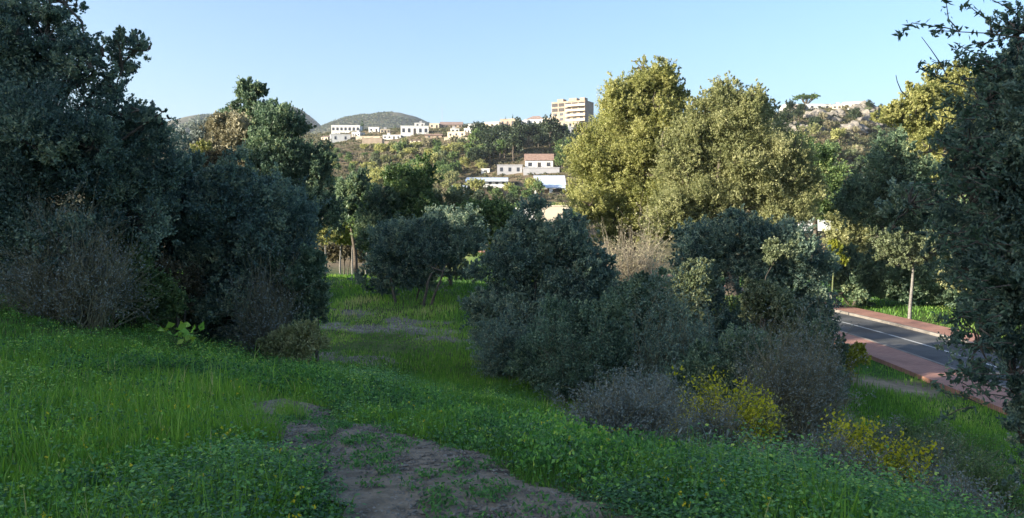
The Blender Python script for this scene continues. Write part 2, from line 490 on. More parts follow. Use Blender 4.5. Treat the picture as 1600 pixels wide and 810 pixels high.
# ------------------------------------------------------------------ distant hills
FH = []
def far_hill(px, row, half_px, Y, depth, seed):
    c = at(px, row, Y)
    hw = half_px / FPX * Y
    us = np.linspace(-1, 1, 90); vs = np.linspace(-1, 1, 50)
    U, V = np.meshgrid(us, vs)
    r = np.hypot(U, V)
    ridge = noise2(U * hw + seed * 91, V * depth, .011) * .022 + noise2(U * hw + seed * 91, V * depth, .04) * .006
    h = np.clip(1 - r ** 2, 0, 1) * (1 + ridge) + ridge * .25 * (r < 1)
    Z = -12 + (c[2] + 12) * np.clip(h, 0, 2)
    P = np.stack([U * hw, V * depth, Z], -1).reshape(-1, 3)
    k = 90
    a, b = np.meshgrid(np.arange(49), np.arange(89), indexing='ij'); s = (a * k + b).ravel()
    o = quad_mesh('far_hill', P, np.stack([s, s + 1, s + k + 1, s + k], 1), M['far_scrub'])
    o.location = (c[0], c[1], 0)
    FH.append(P.reshape(50, 90, 3)[:26] + np.array([c[0], c[1], 0]))
    tag(o, kind='structure')
far_hill(325, 183, 150, 1900, 500, 1)
far_hill(450, 169, 112, 2200, 500, 2)
far_hill(598, 177, 215, 2100, 450, 3)
far_hill(180, 196, 260, 2600, 500, 4)
far_hill(760, 196, 260, 2600, 400, 5)

FC = []
for G in FH:
    n = 9000
    a = rng.uniform(0, 24.99, n); b_ = rng.uniform(0, 88.99, n)
    i, j = a.astype(int), b_.astype(int); fa, fb = (a - i)[:, None], (b_ - j)[:, None]
    p_ = (G[i, j] * (1 - fa) + G[i + 1, j] * fa) * (1 - fb) + (G[i, j + 1] * (1 - fa) + G[i + 1, j + 1] * fa) * fb
    p_ = p_[(p_[:, 2] > 60) & (noise2(p_[:, 0], p_[:, 1], .012) > -.7)]
    FC.append((p_[:, None] + rng.normal(0, 1, (len(p_), 9, 3)) * np.array([2.6, 2.6, 1.2])).reshape(-1, 3))
FC = np.concatenate(FC)
V, F = leaves(FC, 4.2, 3.0, up=.3)
M['far_bush'] = leaf_mat('far_bush', [(0, (.03, .045, .02)), (.5, (.06, .08, .035)), (1, (.13, .12, .06))], .1, .8)
tag(quad_mesh('far_hill_scrub', V, F, M['far_bush'], tint=np.clip(rng.normal(.45, .25, len(FC)), 0, 1)), 'scrub on the far hills', 'scrub', kind='stuff')

# ------------------------------------------------------------------ road
def strip(name, o0, o1, z, mat, y0=-20, y1=140, n=320, thick=0.0, **kw):
    ys = np.linspace(y0, y1, n)
    c = road_c(ys); dc = np.gradient(c, ys)
    nrm = np.stack([np.ones(n), -dc], 1); nrm /= np.linalg.norm(nrm, axis=1)[:, None]
    def p(o, zz): return np.stack([c + nrm[:, 0] * o, ys + nrm[:, 1] * o, np.full(n, zz)], 1)
    rows = [p(o0, z - thick), p(o0, z), p(o1, z), p(o1, z - thick)] if thick else [p(o0, z), p(o1, z)]
    V = np.concatenate(rows); F = []
    i = np.arange(n - 1)
    for r in range(len(rows) - 1):
        F.append(np.stack([r * n + i, r * n + i + 1, (r + 1) * n + i + 1, (r + 1) * n + i], 1))
    o = quad_mesh(name, V, np.concatenate(F), mat)
    o.data.shade_flat()
    return tag(o, **kw)
strip('road', -2.05, 2.0, ROAD_Z - .06, M['asphalt'], kind='structure')
strip('pavement', -3.95, -2.2, ROAD_Z + .06, M['paving'], thick=.3, kind='structure')
strip('pavement', 2.15, 3.85, ROAD_Z + .06, M['paving'], thick=.3, kind='structure')
strip('kerb', -2.2, -2.05, ROAD_Z + .075, M['kerb'], thick=.3, kind='structure')
strip('kerb', 2.0, 2.15, ROAD_Z + .075, M['kerb'], thick=.3, kind='structure')
strip('road_marking', -.02, .12, ROAD_Z - .055, M['line_paint'], kind='structure')

# ------------------------------------------------------------------ trees
def dirs(n):
    return unit(rng.normal(0, 1, (n, 3)))
def crown_points(lobes, n, sub=14, subr=.36, clump=26, csize=.13, gap=.0, inner=.25, spray=1.0):
    """lobes: list of (c, r3, density). Returns leaf centres, per-leaf tint, clump centres, leaf directions"""
    areas = np.array([(l[1][0] * l[1][2] + l[1][0] * l[1][1]) * l[2] for l in lobes])
    areas = areas / areas.sum()
    PT, TN, CL, DR = [], [], [], []
    for (c, r, dens), ar in zip(lobes, areas):
        nl = int(n * ar)
        sd = dirs(sub)
        sd[:, 2] = np.where(sd[:, 2] < -.6, -sd[:, 2], sd[:, 2])
        sc = sd * rng.uniform(.45, .92, (sub, 1))
        sr = subr * rng.uniform(.55, 1.35, sub)
        nc = max(4, nl // clump)
        k = rng.integers(0, sub, nc)
        dd = unit(dirs(nc) + sd[k] * .6)
        lump = 1 + .22 * np.sin(dd[:, :1] * 6 + k[:, None] * 2.1) * np.cos(dd[:, 2:] * 5 + k[:, None])
        rad = rng.uniform(.55, 1.1, (nc, 1)) * lump
        far = rng.random((nc, 1)) < .24
        rad = np.where(far, rad * rng.uniform(1.15, 1.75, (nc, 1)), rad)
        cl = sc[k] + dd * sr[k][:, None] * rad
        inn = rng.random(nc) < inner
        cl[inn] = dirs(int(inn.sum())) * (rng.random((int(inn.sum()), 1)) ** .5) * .72
        st = rng.uniform(-.32, .32, sub)[k] + rng.normal(0, .10, nc)
        W = c + cl * r
        od = unit(cl * .8 + dd * .6 + np.array([0, 0, .55]) + rng.normal(0, .45, (nc, 3)))
        gp = gap if dens >= .6 else max(gap, .5)
        if gp > 0:
            kk = np.sin(W[:, 0] * 4.3 / r[0] + W[:, 1]) + np.sin(W[:, 2] * 5 / r[2] + W[:, 0] * 1.3) + rng.normal(0, .5, nc)
            keep = kk > (-1.6 + gp * 2.2)
            W = W[keep]; st = st[keep]; far = far[keep]; od = od[keep]
            nc = len(W)
        CL.append(W)
        per = max(3, nl // max(nc, 1))
        sz = csize * min(r[0], r[2]) * rng.uniform(.5, 1.5, (nc, 1, 1)) * np.where(far, .7, 1)[..., None]
        t = rng.uniform(-1.1, 1.5, (nc, per, 1)) * spray
        L = W[:, None] + od[:, None] * t * sz + rng.normal(0, .34, (nc, per, 3)) * sz * (1.25 - .45 * np.clip(t, 0, 1.5))
        PT.append(L.reshape(-1, 3))
        DR.append(np.repeat(od, per, 0))
        TN.append((.45 + st[:, None] + rng.normal(0, .17, (nc, per))).ravel())
    return np.concatenate(PT), np.clip(np.concatenate(TN), 0, 1), CL, np.concatenate(DR)
NL = 0
def tree(name, label, cat, base, lobes, Y, n, leaf, mat, bark='bark', trunk=.18, sub=14, gap=0., csize=.13, depth=.85, aspect=.48,
         clump=26, inner=.25, group=None, limbs=40, stems=1, spread=.3, sat=5, trunk_top=None, up=.25):
    """lobes in photograph pixels at distance Y(+dY): (px, py, rx_px, ry_px, density=1, dY=0)"""
    global NL
    bx, by = base
    bz = gz(bx, by)
    B = np.array([bx, by, bz])
    root = empty(name, B)
    tag(root, label, cat, group)
    LB = []
    for l in lobes:
        px, py, rx, ry = l[:4]
        dens = l[4] if len(l) > 4 else 1.0
        dY = l[5] if len(l) > 5 else 0.0
        YY = Y + dY
        c = at(px, py, YY) - B
        k = YY / FPX
        R3 = np.array([rx * k, min(rx, ry) * k * depth + .1 * rx * k, ry * k])
        LB.append((c, R3, dens))
        for _ in range(sat):
            q = dirs(1)[0]; q[2] = abs(q[2]) if rng.random() < .6 else q[2]; q = unit(q * np.array([1, .6, 1]))
            LB.append((c + q * R3 * rng.uniform(.8, 1.15), R3 * rng.uniform(.2, .5) * np.array([1, 1, rng.uniform(.8, 1.5)]), dens * rng.uniform(.5, 1)))
    P, T, CL, DR = crown_points(LB, n, sub=sub, gap=gap, csize=csize, clump=clump, inner=inner)
    # drop leaves below ground
    W = P + B
    keep = W[:, 2] > ground_z(W[:, 0], W[:, 1]) + .03
    P = P[keep]; T = T[keep]; DR = DR[keep]
    V, F = leaves(P, leaf, leaf * aspect, up=up, droop=DR)
    quad_mesh('crown', V, F, M[mat], root, tint=T)
    NL += len(P)
    big = max(LB, key=lambda q: q[1][0] * q[1][2] * q[2])
    TB = [Tubes(6) for _ in range(stems)]
    for s in range(stems):
        tb = TB[s]
        off = np.array([rng.normal(0, spread * .5), rng.normal(0, spread * .5), 0]) if stems > 1 else np.zeros(3)
        fork = off * 2.2 + (big[0] - off) * .55
        fork[2] = max(big[0][2] - big[1][2] * .5, .4) if trunk_top is None else trunk_top
        tr = trunk * (1 if stems == 1 else rng.uniform(.5, 1))
        st = off.copy(); st[2] = gz(bx + off[0], by + off[1]) - bz - .3
        tb.add(wobble(st, fork, 9, .018), np.linspace(tr * 1.15, tr * .62, 9))
        for pi in range(0, len(LB), sat + 1):                # each bough of this stem, then its side boughs
            if (pi // (sat + 1)) % stems != s: continue
            c, r, d = LB[pi]
            thin = r[0] <= .35 * big[1][0]
            tb.add(wobble(fork, c, 8, .06), np.linspace(tr * (.16 if thin else .4), max(tr * .1, leaf * .08), 8))
            for k2 in range(pi + 1, min(pi + sat + 1, len(LB))):
                tb.add(wobble(c, LB[k2][0], 6, .07), np.linspace(max(tr * .1, leaf * .08), leaf * .06, 6))
    for q, ((c, r, d), cl) in enumerate(zip(LB, CL)):
        m = min(max(3, int(limbs * min(1, r[0] / big[1][0]) ** 2)), len(cl))
        if m == 0: continue
        for t in cl[rng.choice(len(cl), m, replace=False)]:
            TB[(q // (sat + 1)) % stems].add(wobble(c, t, 5, .07), np.linspace(max(trunk * .1, leaf * .08), leaf * .035, 5))
    for tb in TB:
        tb.build('trunk' if stems == 1 else 'stem', M[bark], root)
    return root
def at_ground(px, Y):
    x = (px - 800) / FPX * Y
    return (x, Y)

# --- left foreground, in shade
tree('evergreen_tree', 'tall dark evergreen tree filling the left edge, ragged top against the sky', 'tree', at_ground(30, 15),
     [(20, 250, 150, 120, 1, 0), (-90, 150, 120, 150), (150, 260, 105, 85, 1, .5), (70, 60, 60, 62, .42), (0, 90, 70, 70, .5), (120, 120, 62, 55, .5), (190, 100, 40, 42, .45),
      (215, 78, 24, 24, .35), (180, 175, 50, 40, .5), (238, 185, 22, 22, .4), (30, 20, 70, 50, .35), (100, 5, 40, 35, .3), (60, 390, 150, 90, 1), (200, 350, 70, 80, 1, .6), (-60, 420, 120, 90)],
     14.5, 400000, .066, 'blue_leaf', 'bark', .24, sub=16, csize=.16, aspect=.5, limbs=60, gap=.26)
tree('evergreen_shrub', 'dusky grey-green bush standing between the left tree and the brown hollow', 'bush', at_ground(265, 17.5),
     [(255, 340, 70, 75), (225, 420, 60, 70), (310, 330, 50, 55), (285, 290, 35, 30, .6)], 17.5, 100000, .07, 'blue_leaf', 'bark', .09, csize=.16, stems=3, limbs=30)
tree('olive_shrub', 'large grey-green rounded shrub left of the clearing, reaching down to the grass', 'shrub', at_ground(395, 17.5),
     [(400, 390, 95, 90), (350, 330, 60, 55), (430, 340, 55, 55), (380, 480, 90, 75), (455, 440, 48, 60), (340, 440, 55, 80), (300, 380, 40, 50, .7), (330, 520, 60, 40), (400, 530, 60, 35)],
     17.3, 260000, .07, 'blue_leaf', 'bark', .10, csize=.15, stems=4, limbs=40, gap=.05)
tree('dark_shrub', 'near-black low shrub at the right foot of the big grey-green shrub', 'shrub', at_ground(475, 16.6),
     [(473, 440, 36, 44), (470, 490, 38, 45), (440, 520, 45, 40), (490, 465, 20, 40)], 16.6, 70000, .07, 'dark_leaf', 'bark', .05, csize=.2, stems=3, limbs=25)
tree('yellowing_shrub', 'small yellow-green bush in the grass at the edge of the clearing', 'bush', at_ground(470, 15.2),
     [(478, 535, 32, 28, .7), (440, 545, 30, 22, .7)], 15.2, 14000, .06, 'olive_leaf', 'green_stem', .02, csize=.25, stems=5, limbs=20)
tree('brown_bush', 'dry brown-leaved bush in the dark hollow between the two left shrubs', 'bush', at_ground(275, 15.6),
     [(275, 445, 30, 32, .8), (262, 480, 28, 25, .8)], 15.8, 20000, .055, 'brown_leaf', 'bark', .03, csize=.25, stems=4, limbs=20)

# --- mid left group
tree('spindly_tree', 'thin open-topped tree rising above the middle-left trees against the sky', 'tree', at_ground(385, 46),
     [(392, 152, 24, 22, .7), (362, 178, 17, 17, .8), (398, 180, 26, 18, .9), (380, 205, 30, 28), (390, 135, 10, 10, .4)], 45, 36000, .15, 'dark_leaf', 'bark', .16, csize=.2, gap=.1, limbs=25)
tree('dry_tree', 'sunlit half-bare beige tree below the thin open-topped tree', 'tree', at_ground(365, 43),
     [(360, 225, 34, 36, .8), (385, 260, 30, 40, .8), (340, 250, 28, 36, .7), (410, 240, 20, 26, .6)], 43, 42000, .15, 'beige_leaf', 'grey_bark', .14, csize=.22, gap=.15, limbs=60)
tree('round_tree', 'dark green round-headed tree with a pale grey trunk, left of the clearing', 'tree', at_ground(492, 42),
     [(432, 200, 42, 34), (468, 258, 42, 42), (485, 295, 38, 42), (440, 290, 45, 50), (420, 250, 40, 40), (495, 330, 34, 30), (455, 340, 42, 32)],
     42, 130000, .14, 'dark_leaf', 'grey_bark', .24, csize=.15, limbs=30)
tree('silver_tree', 'pale silvery sunlit tree behind the left shrubs, below the leftmost far hill', 'tree', at_ground(312, 62),
     [(312, 222, 34, 26, .8), (290, 245, 30, 26, .8), (335, 250, 26, 26, .8)], 62, 26000, .2, 'grey_leaf', 'grey_bark', .15, csize=.2, gap=.1, limbs=40)
tree('young_tree', 'small tree with yellow-green leaves beside a dark reddish bush, mid left', 'tree', at_ground(318, 38),
     [(314, 248, 16, 22, .8), (322, 275, 20, 18, .7)], 38, 9000, .14, 'gold_leaf', 'bark', .07, csize=.25, limbs=20)
tree('reddish_bush', 'dark reddish-brown bush in front of the beige half-bare tree', 'bush', at_ground(345, 36),
     [(340, 268, 22, 25), (362, 290, 22, 20), (330, 300, 30, 20)], 36, 22000, .13, 'brown_leaf', 'bark', .07, csize=.2, limbs=20)

# --- middle group beyond the clearing
tree('bushy_tree', 'tall bushy dark green tree beyond the clearing, centre left', 'tree', at_ground(628, 50),
     [(632, 295, 42, 32), (610, 335, 45, 40), (655, 330, 36, 38), (632, 380, 60, 45)], 50, 90000, .17, 'green_leaf', 'bark', .2, csize=.16, limbs=25, gap=.05)
tree('bushy_tree', 'leaning green tree between the round-headed tree and the tall bushy one', 'tree', at_ground(560, 55),
     [(556, 305, 28, 26, .9), (540, 330, 28, 26), (575, 335, 24, 30)], 55, 38000, .18, 'dark_leaf', 'bark', .16, csize=.18, limbs=25)
tree('wide_bush', 'wide dark blue-green bush on the far edge of the clearing', 'bush', at_ground(640, 42),
     [(608, 388, 38, 36), (650, 400, 55, 42), (615, 425, 45, 25), (700, 365, 48, 36), (700, 400, 45, 30), (590, 440, 35, 16), (640, 442, 50, 20), (700, 428, 50, 20)], 42, 115000, .12, 'blue_leaf', 'bark', .10, csize=.2, stems=4, spread=1.5, limbs=40, gap=.35)
tree('bushy_tree', 'middle-height olive-green tree between the tall bushy one and the blue-roofed shed', 'tree', at_ground(705, 52),
     [(700, 325, 34, 28, .9), (675, 350, 32, 30), (720, 355, 38, 30), (690, 385, 44, 34)], 52, 60000, .15, 'pale_leaf', 'bark', .14, csize=.18, limbs=25, gap=.1)
tree('bushy_tree', 'dark green bushy tree left of the tall bushy one, above the wide bush', 'tree', at_ground(590, 49),
     [(592, 330, 30, 34, .9), (600, 362, 32, 34), (612, 375, 36, 34)], 49, 52000, .14, 'dark_leaf', 'bark', .14, csize=.18, limbs=25, gap=.1)
tree('open_tree', 'open-crowned green tree in front of the blue-roofed shed', 'tree', at_ground(770, 46),
     [(765, 350, 42, 32, .9), (740, 375, 35, 30), (800, 370, 38, 36), (735, 335, 22, 18, .7)], 46, 66000, .16, 'green_leaf', 'bark', .15, csize=.17, limbs=30, gap=.1)
tree('bright_bush', 'small bright yellow-green bush at the end of the clearing', 'bush', at_ground(765, 44),
     [(766, 402, 13, 14), (772, 392, 10, 10)], 40, 5000, .12, 'lime_leaf', 'green_stem', .04, csize=.3, limbs=10)

# --- centre right dark thicket
tree('thicket_bush', 'big dark evergreen bush right of the clearing, spilling onto the grass', 'bush', at_ground(840, 25),
     [(850, 395, 65, 55), (800, 430, 52, 52), (870, 460, 75, 60), (795, 500, 60, 50), (860, 540, 85, 55), (785, 540, 38, 32), (900, 395, 32, 40), (930, 520, 60, 70), (910, 460, 50, 60), (860, 590, 80, 40), (940, 600, 70, 40), (780, 570, 36, 24)],
     25, 300000, .085, 'blue_leaf', 'bark', .13, csize=.15, stems=4, limbs=40, gap=.04)
tree('thicket_bush', 'low dark bush in the hollow below the beige bare bush', 'bush', at_ground(985, 22),
     [(985, 520, 60, 60), (1020, 480, 50, 50), (960, 590, 65, 45), (1040, 560, 50, 60), (1000, 620, 70, 40), (1060, 610, 50, 40)], 22, 110000, .09, 'dark_leaf', 'bark', .08, csize=.17, stems=4, limbs=30)
tree('pale_tipped_bush', 'bush with pale beige-green tips under the bare beige bush', 'bush', at_ground(1075, 25),
     [(1075, 470, 34, 42, .8), (1090, 440, 26, 26, .7), (1065, 510, 30, 32, .8)], 25, 32000, .09, 'pale_leaf', 'bark', .06, csize=.2, stems=3, limbs=25)
tree('dark_thicket_tree', 'dark teal evergreen with several thin trunks in front of the sunlit trees', 'tree', at_ground(1150, 28),
     [(1100, 385, 42, 38), (1085, 420, 32, 42, .8), (1165, 380, 50, 34), (1215, 385, 48, 38), (1255, 430, 45, 55), (1190, 430, 55, 40), (1270, 500, 35, 45), (1130, 410, 36, 36), (1100, 470, 36, 50), (1220, 520, 60, 60), (1120, 540, 50, 60), (1180, 590, 80, 50), (1265, 570, 36, 50)],
     28, 260000, .09, 'blue_leaf', 'bark', .10, csize=.15, stems=5, spread=.9, limbs=30)
tree('thicket_backdrop_bush', 'dim green undergrowth bush between the thin trunks of the teal evergreen', 'bush', at_ground(1165, 31),
     [(1140, 520, 48, 60), (1200, 520, 50, 70), (1240, 560, 40, 50)], 31, 50000, .12, 'green_leaf', 'bark', .07, csize=.18, stems=4, limbs=15)
tree('olive_sprig_bush', 'loose bush of pale olive sprays at the right of the thicket', 'bush', at_ground(1205, 24),
     [(1195, 480, 34, 32, .8), (1222, 510, 26, 40, .7), (1180, 465, 18, 22, .7), (1215, 400, 26, 22, .4, 2)], 24, 30000, .10, 'pale_leaf', 'bark', .05, csize=.25, stems=3, limbs=30, gap=.1)
tree('verge_shrub', 'dark shrub with upright shoots beside the near red pavement', 'shrub', at_ground(1290, 21),
     [(1290, 570, 26, 50), (1275, 540, 24, 36), (1300, 610, 26, 30)], 21, 30000, .08, 'dark_leaf', 'bark', .05, csize=.2, stems=4, limbs=20)
tree('verge_shrub', 'small sunlit green shrub where the verge meets the red pavement', 'shrub', at_ground(1335, 25),
     [(1332, 560, 22, 16, .7), (1318, 580, 14, 18, .7)], 25, 9000, .08, 'lime_leaf', 'green_stem', .03, csize=.3, stems=4, limbs=15)

tree('undergrowth_bush', 'brownish-green low bush filling the dip between the two dark thicket bushes', 'bush', at_ground(905, 20),
     [(900, 600, 60, 40), (850, 570, 45, 45), (950, 570, 45, 55, .8), (880, 520, 40, 40, .7)], 20.5, 60000, .075, 'dark_leaf', 'bark', .05, csize=.22, stems=5, limbs=30, gap=.15)
tree('undergrowth_bush', 'mixed green bush between the thicket and the tall grey twiggy bush', 'bush', at_ground(1130, 17),
     [(1100, 600, 45, 50, .8), (1170, 590, 50, 55, .8), (1060, 620, 35, 40, .7)], 17.5, 50000, .07, 'dark_leaf', 'bark', .04, csize=.22, stems=5, limbs=30, gap=.15)
tree('undergrowth_bush', 'shaggy green bush at the foot of the tree on the left edge', 'bush', at_ground(190, 15),
     [(190, 440, 60, 50, .8), (120, 460, 50, 40, .7), (230, 480, 40, 35, .8)], 15, 60000, .06, 'green_leaf', 'bark', .04, csize=.22, stems=5, limbs=30, gap=.15)

# --- the big sunlit trees
tree('sunlit_tree', 'great sunlit yellow-green tree, left and taller of the pair', 'tree', at_ground(985, 50),
     [(1000, 152, 52, 40), (978, 160, 30, 28), (1038, 152, 30, 32), (966, 200, 44, 45), (1035, 185, 40, 50), (942, 265, 44, 50), (990, 265, 70, 60), (960, 330, 66, 52), (1020, 340, 55, 45), (915, 235, 22, 34), (1005, 108, 16, 14, .5), (1062, 150, 14, 24, .5),
      (925, 310, 36, 34), (1000, 215, 60, 50), (1062, 300, 46, 70), (1058, 240, 34, 40)],
     49, 430000, .115, 'gold_leaf', 'bark', .45, sub=20, csize=.12, limbs=25, inner=.2)
tree('sunlit_tree', 'broad sunlit olive-brown tree, right of the pair, dark on its right side', 'tree', at_ground(1150, 46),
     [(1140, 190, 52, 46), (1100, 180, 34, 26, .7), (1175, 200, 42, 48), (1120, 260, 66, 58), (1195, 270, 62, 62), (1130, 335, 80, 50), (1225, 330, 52, 48), (1165, 160, 24, 20, .6), (1070, 300, 46, 50), (1060, 350, 50, 30), (1240, 270, 36, 44), (1065, 250, 36, 60), (1085, 215, 30, 30)],
     45, 430000, .108, 'olive_leaf', 'bark', .45, sub=20, csize=.12, limbs=30, inner=.2)
tree('green_tree', 'darker green tree tucked behind the right side of the olive-brown tree', 'tree', at_ground(1275, 62),
     [(1262, 270, 42, 40), (1285, 320, 40, 36), (1240, 240, 30, 24, .8), (1295, 275, 22, 16, .8)], 62, 60000, .19, 'green_leaf', 'bark', .22, csize=.16, limbs=20, gap=.05)

# --- right background
tree('golden_tree', 'sunlit yellow tree seen through the leaves at upper right', 'tree', at_ground(1470, 62),
     [(1480, 150, 52, 36), (1420, 190, 42, 26), (1525, 165, 40, 36), (1470, 200, 42, 40), (1480, 260, 42, 38), (1400, 182, 26, 16, .8), (1540, 230, 40, 40)],
     62, 140000, .19, 'gold_leaf', 'bark', .24, csize=.15, limbs=30, gap=.12)
tree('shaded_tree', 'dark shaded tree above the road, in front of the yellow tree', 'tree', at_ground(1335, 50),
     [(1370, 290, 40, 36), (1345, 330, 36, 32), (1400, 330, 42, 40), (1395, 240, 26, 36, .8), (1425, 280, 34, 32), (1450, 350, 45, 40)], 49, 100000, .15, 'dark_leaf', 'bark', .14, csize=.17, limbs=30, gap=.05)
tree('street_tree', 'slim street tree with a bare pale trunk on the far pavement', 'tree', at_ground(1425, 43),
     [(1430, 400, 42, 22, .7), (1400, 385, 32, 22, .7), (1460, 385, 34, 24, .7)], 43, 30000, .12, 'pale_leaf', 'grey_bark', .09, csize=.2, limbs=40, gap=.1)
tree('street_tree', 'second slim tree on the far verge, nearer the right edge, with yellow-green low leaves', 'tree', at_ground(1536, 40),
     [(1530, 410, 36, 30, .8), (1500, 440, 24, 24, .8), (1555, 440, 22, 22, .8)], 40, 24000, .13, 'olive_leaf', 'grey_bark', .12, csize=.2, limbs=40, gap=.1)
tree('dry_brush', 'dry beige-olive bushes above the far verge, right of the thicket', 'bush', at_ground(1340, 60),
     [(1335, 375, 38, 22, .9), (1370, 395, 30, 20, .9), (1320, 350, 28, 16, .8)], 60, 34000, .18, 'olive_leaf', 'bark', .12, csize=.2, limbs=20)
tree('hedge_bush', 'dark hedge bush along the far verge behind the pale street tree trunk', 'bush', at_ground(1380, 50),
     [(1345, 440, 45, 36), (1400, 442, 48, 36), (1455, 450, 40, 36), (1320, 430, 30, 34)], 49, 70000, .18, 'dark_leaf', 'bark', .12, csize=.17, stems=4, spread=2.5, limbs=20)
tree('hedge_bush', 'dark hedge bush along the far verge near the right edge', 'bush', at_ground(1540, 50),
     [(1500, 440, 45, 45), (1560, 420, 55, 60), (1620, 420, 60, 80)], 50, 60000, .18, 'dark_leaf', 'bark', .12, csize=.17, stems=4, spread=2.5, limbs=20)
tree('lime_sprig', 'small bright lime bush at the end of the teal evergreen beside the road', 'bush', at_ground(1305, 45),
     [(1306, 395, 10, 12), (1316, 408, 12, 8), (1300, 385, 8, 8)], 45, 4500, .13, 'lime_leaf', 'green_stem', .05, csize=.3, limbs=10)

# --- right foreground, in shade
tree('overhanging_tree', 'dark near tree filling the right edge with leafy twigs against the sky', 'tree', at_ground(1640, 10.5),
     [(1600, 200, 100, 90, .9), (1580, 290, 85, 90), (1500, 250, 45, 45, .4), (1475, 380, 40, 50, .35), (1540, 160, 40, 40, .45), (1530, 540, 45, 50, .5), (1620, 370, 110, 110), (1510, 330, 50, 55, .5), (1545, 430, 60, 60, .6), (1600, 500, 80, 70), (1585, 590, 50, 60), (1600, 690, 45, 70, .8), (1570, 130, 45, 45, .5),
      (1590, 55, 45, 40, .4), (1690, 200, 120, 170), (1700, 480, 120, 160), (1520, 225, 40, 40, .4), (1420, 320, 40, 40, .4)],
     10.2, 260000, .058, 'blue_leaf', 'bark', .16, csize=.17, sub=16, limbs=90, gap=.72)

# hand-placed leafy sprays of the near right tree reaching into the sky
def sprays():
    root = [o for o in bpy.data.objects if o.name == 'overhanging_tree'][0]
    B = np.array(root.location)
    tb = Tubes(5); LP = []; D = []
    Y = 9.2
    paths = [([(1600, 60), (1540, 52), (1500, 50), (1465, 48), (1455, 48)], True),
             ([(1500, 50), (1480, 44), (1450, 40), (1425, 36), (1412, 50), (1400, 56)], True),
             ([(1480, 120), (1470, 100), (1455, 78), (1440, 58)], False),
             ([(1600, 30), (1575, 12), (1550, 0), (1540, -15)], True),
             ([(1500, 50), (1482, 30), (1478, 0), (1478, -20)], True),
             ([(1418, 152), (1408, 142), (1402, 128), (1400, 118)], False),
             ([(1560, 110), (1530, 85), (1510, 78), (1490, 66)], True),
             ([(1560, 120), (1520, 105), (1500, 92), (1490, 80)], True),
             ([(1480, 130), (1460, 118), (1445, 110), (1436, 100)], True),
             ([(1600, 50), (1560, 40), (1530, 22), (1512, 8), (1500, 12)], True)]
    for _ in range(60):
        yy = rng.uniform(90, 640)
        x0 = 1545 + rng.uniform(-30, 40); L_ = rng.uniform(30, 95); dy = rng.uniform(-45, 25)
        paths.append(([(x0, yy), (x0 - L_ * .4, yy + dy * .35 + rng.uniform(-6, 6)), (x0 - L_ * .75, yy + dy * .7 + rng.uniform(-6, 6)), (x0 - L_, yy + dy)], True))
    for pts, leafy in paths:
        P = np.array([at(px, py, Y + rng.normal(0, .05)) for px, py in pts]) - B
        tb.add(P, np.linspace(.008, .0035, len(P)))
        if leafy:
            for k in range(len(P) - 1):
                m = 7 if k < len(P) - 2 else 14
                t = rng.random((m, 1))
                Q = P[k] * (1 - t) + P[k + 1] * t + rng.normal(0, .028, (m, 3))
                LP.append(Q)
    tb.build('twigs', M['bark'], root)
    Q = np.concatenate(LP)
    V, F = leaves(Q, .10, .034, up=-.1)
    quad_mesh('spray_leaves', V, F, M['dark_leaf'], root, tint=rng.uniform(0, .5, len(Q)))
sprays()

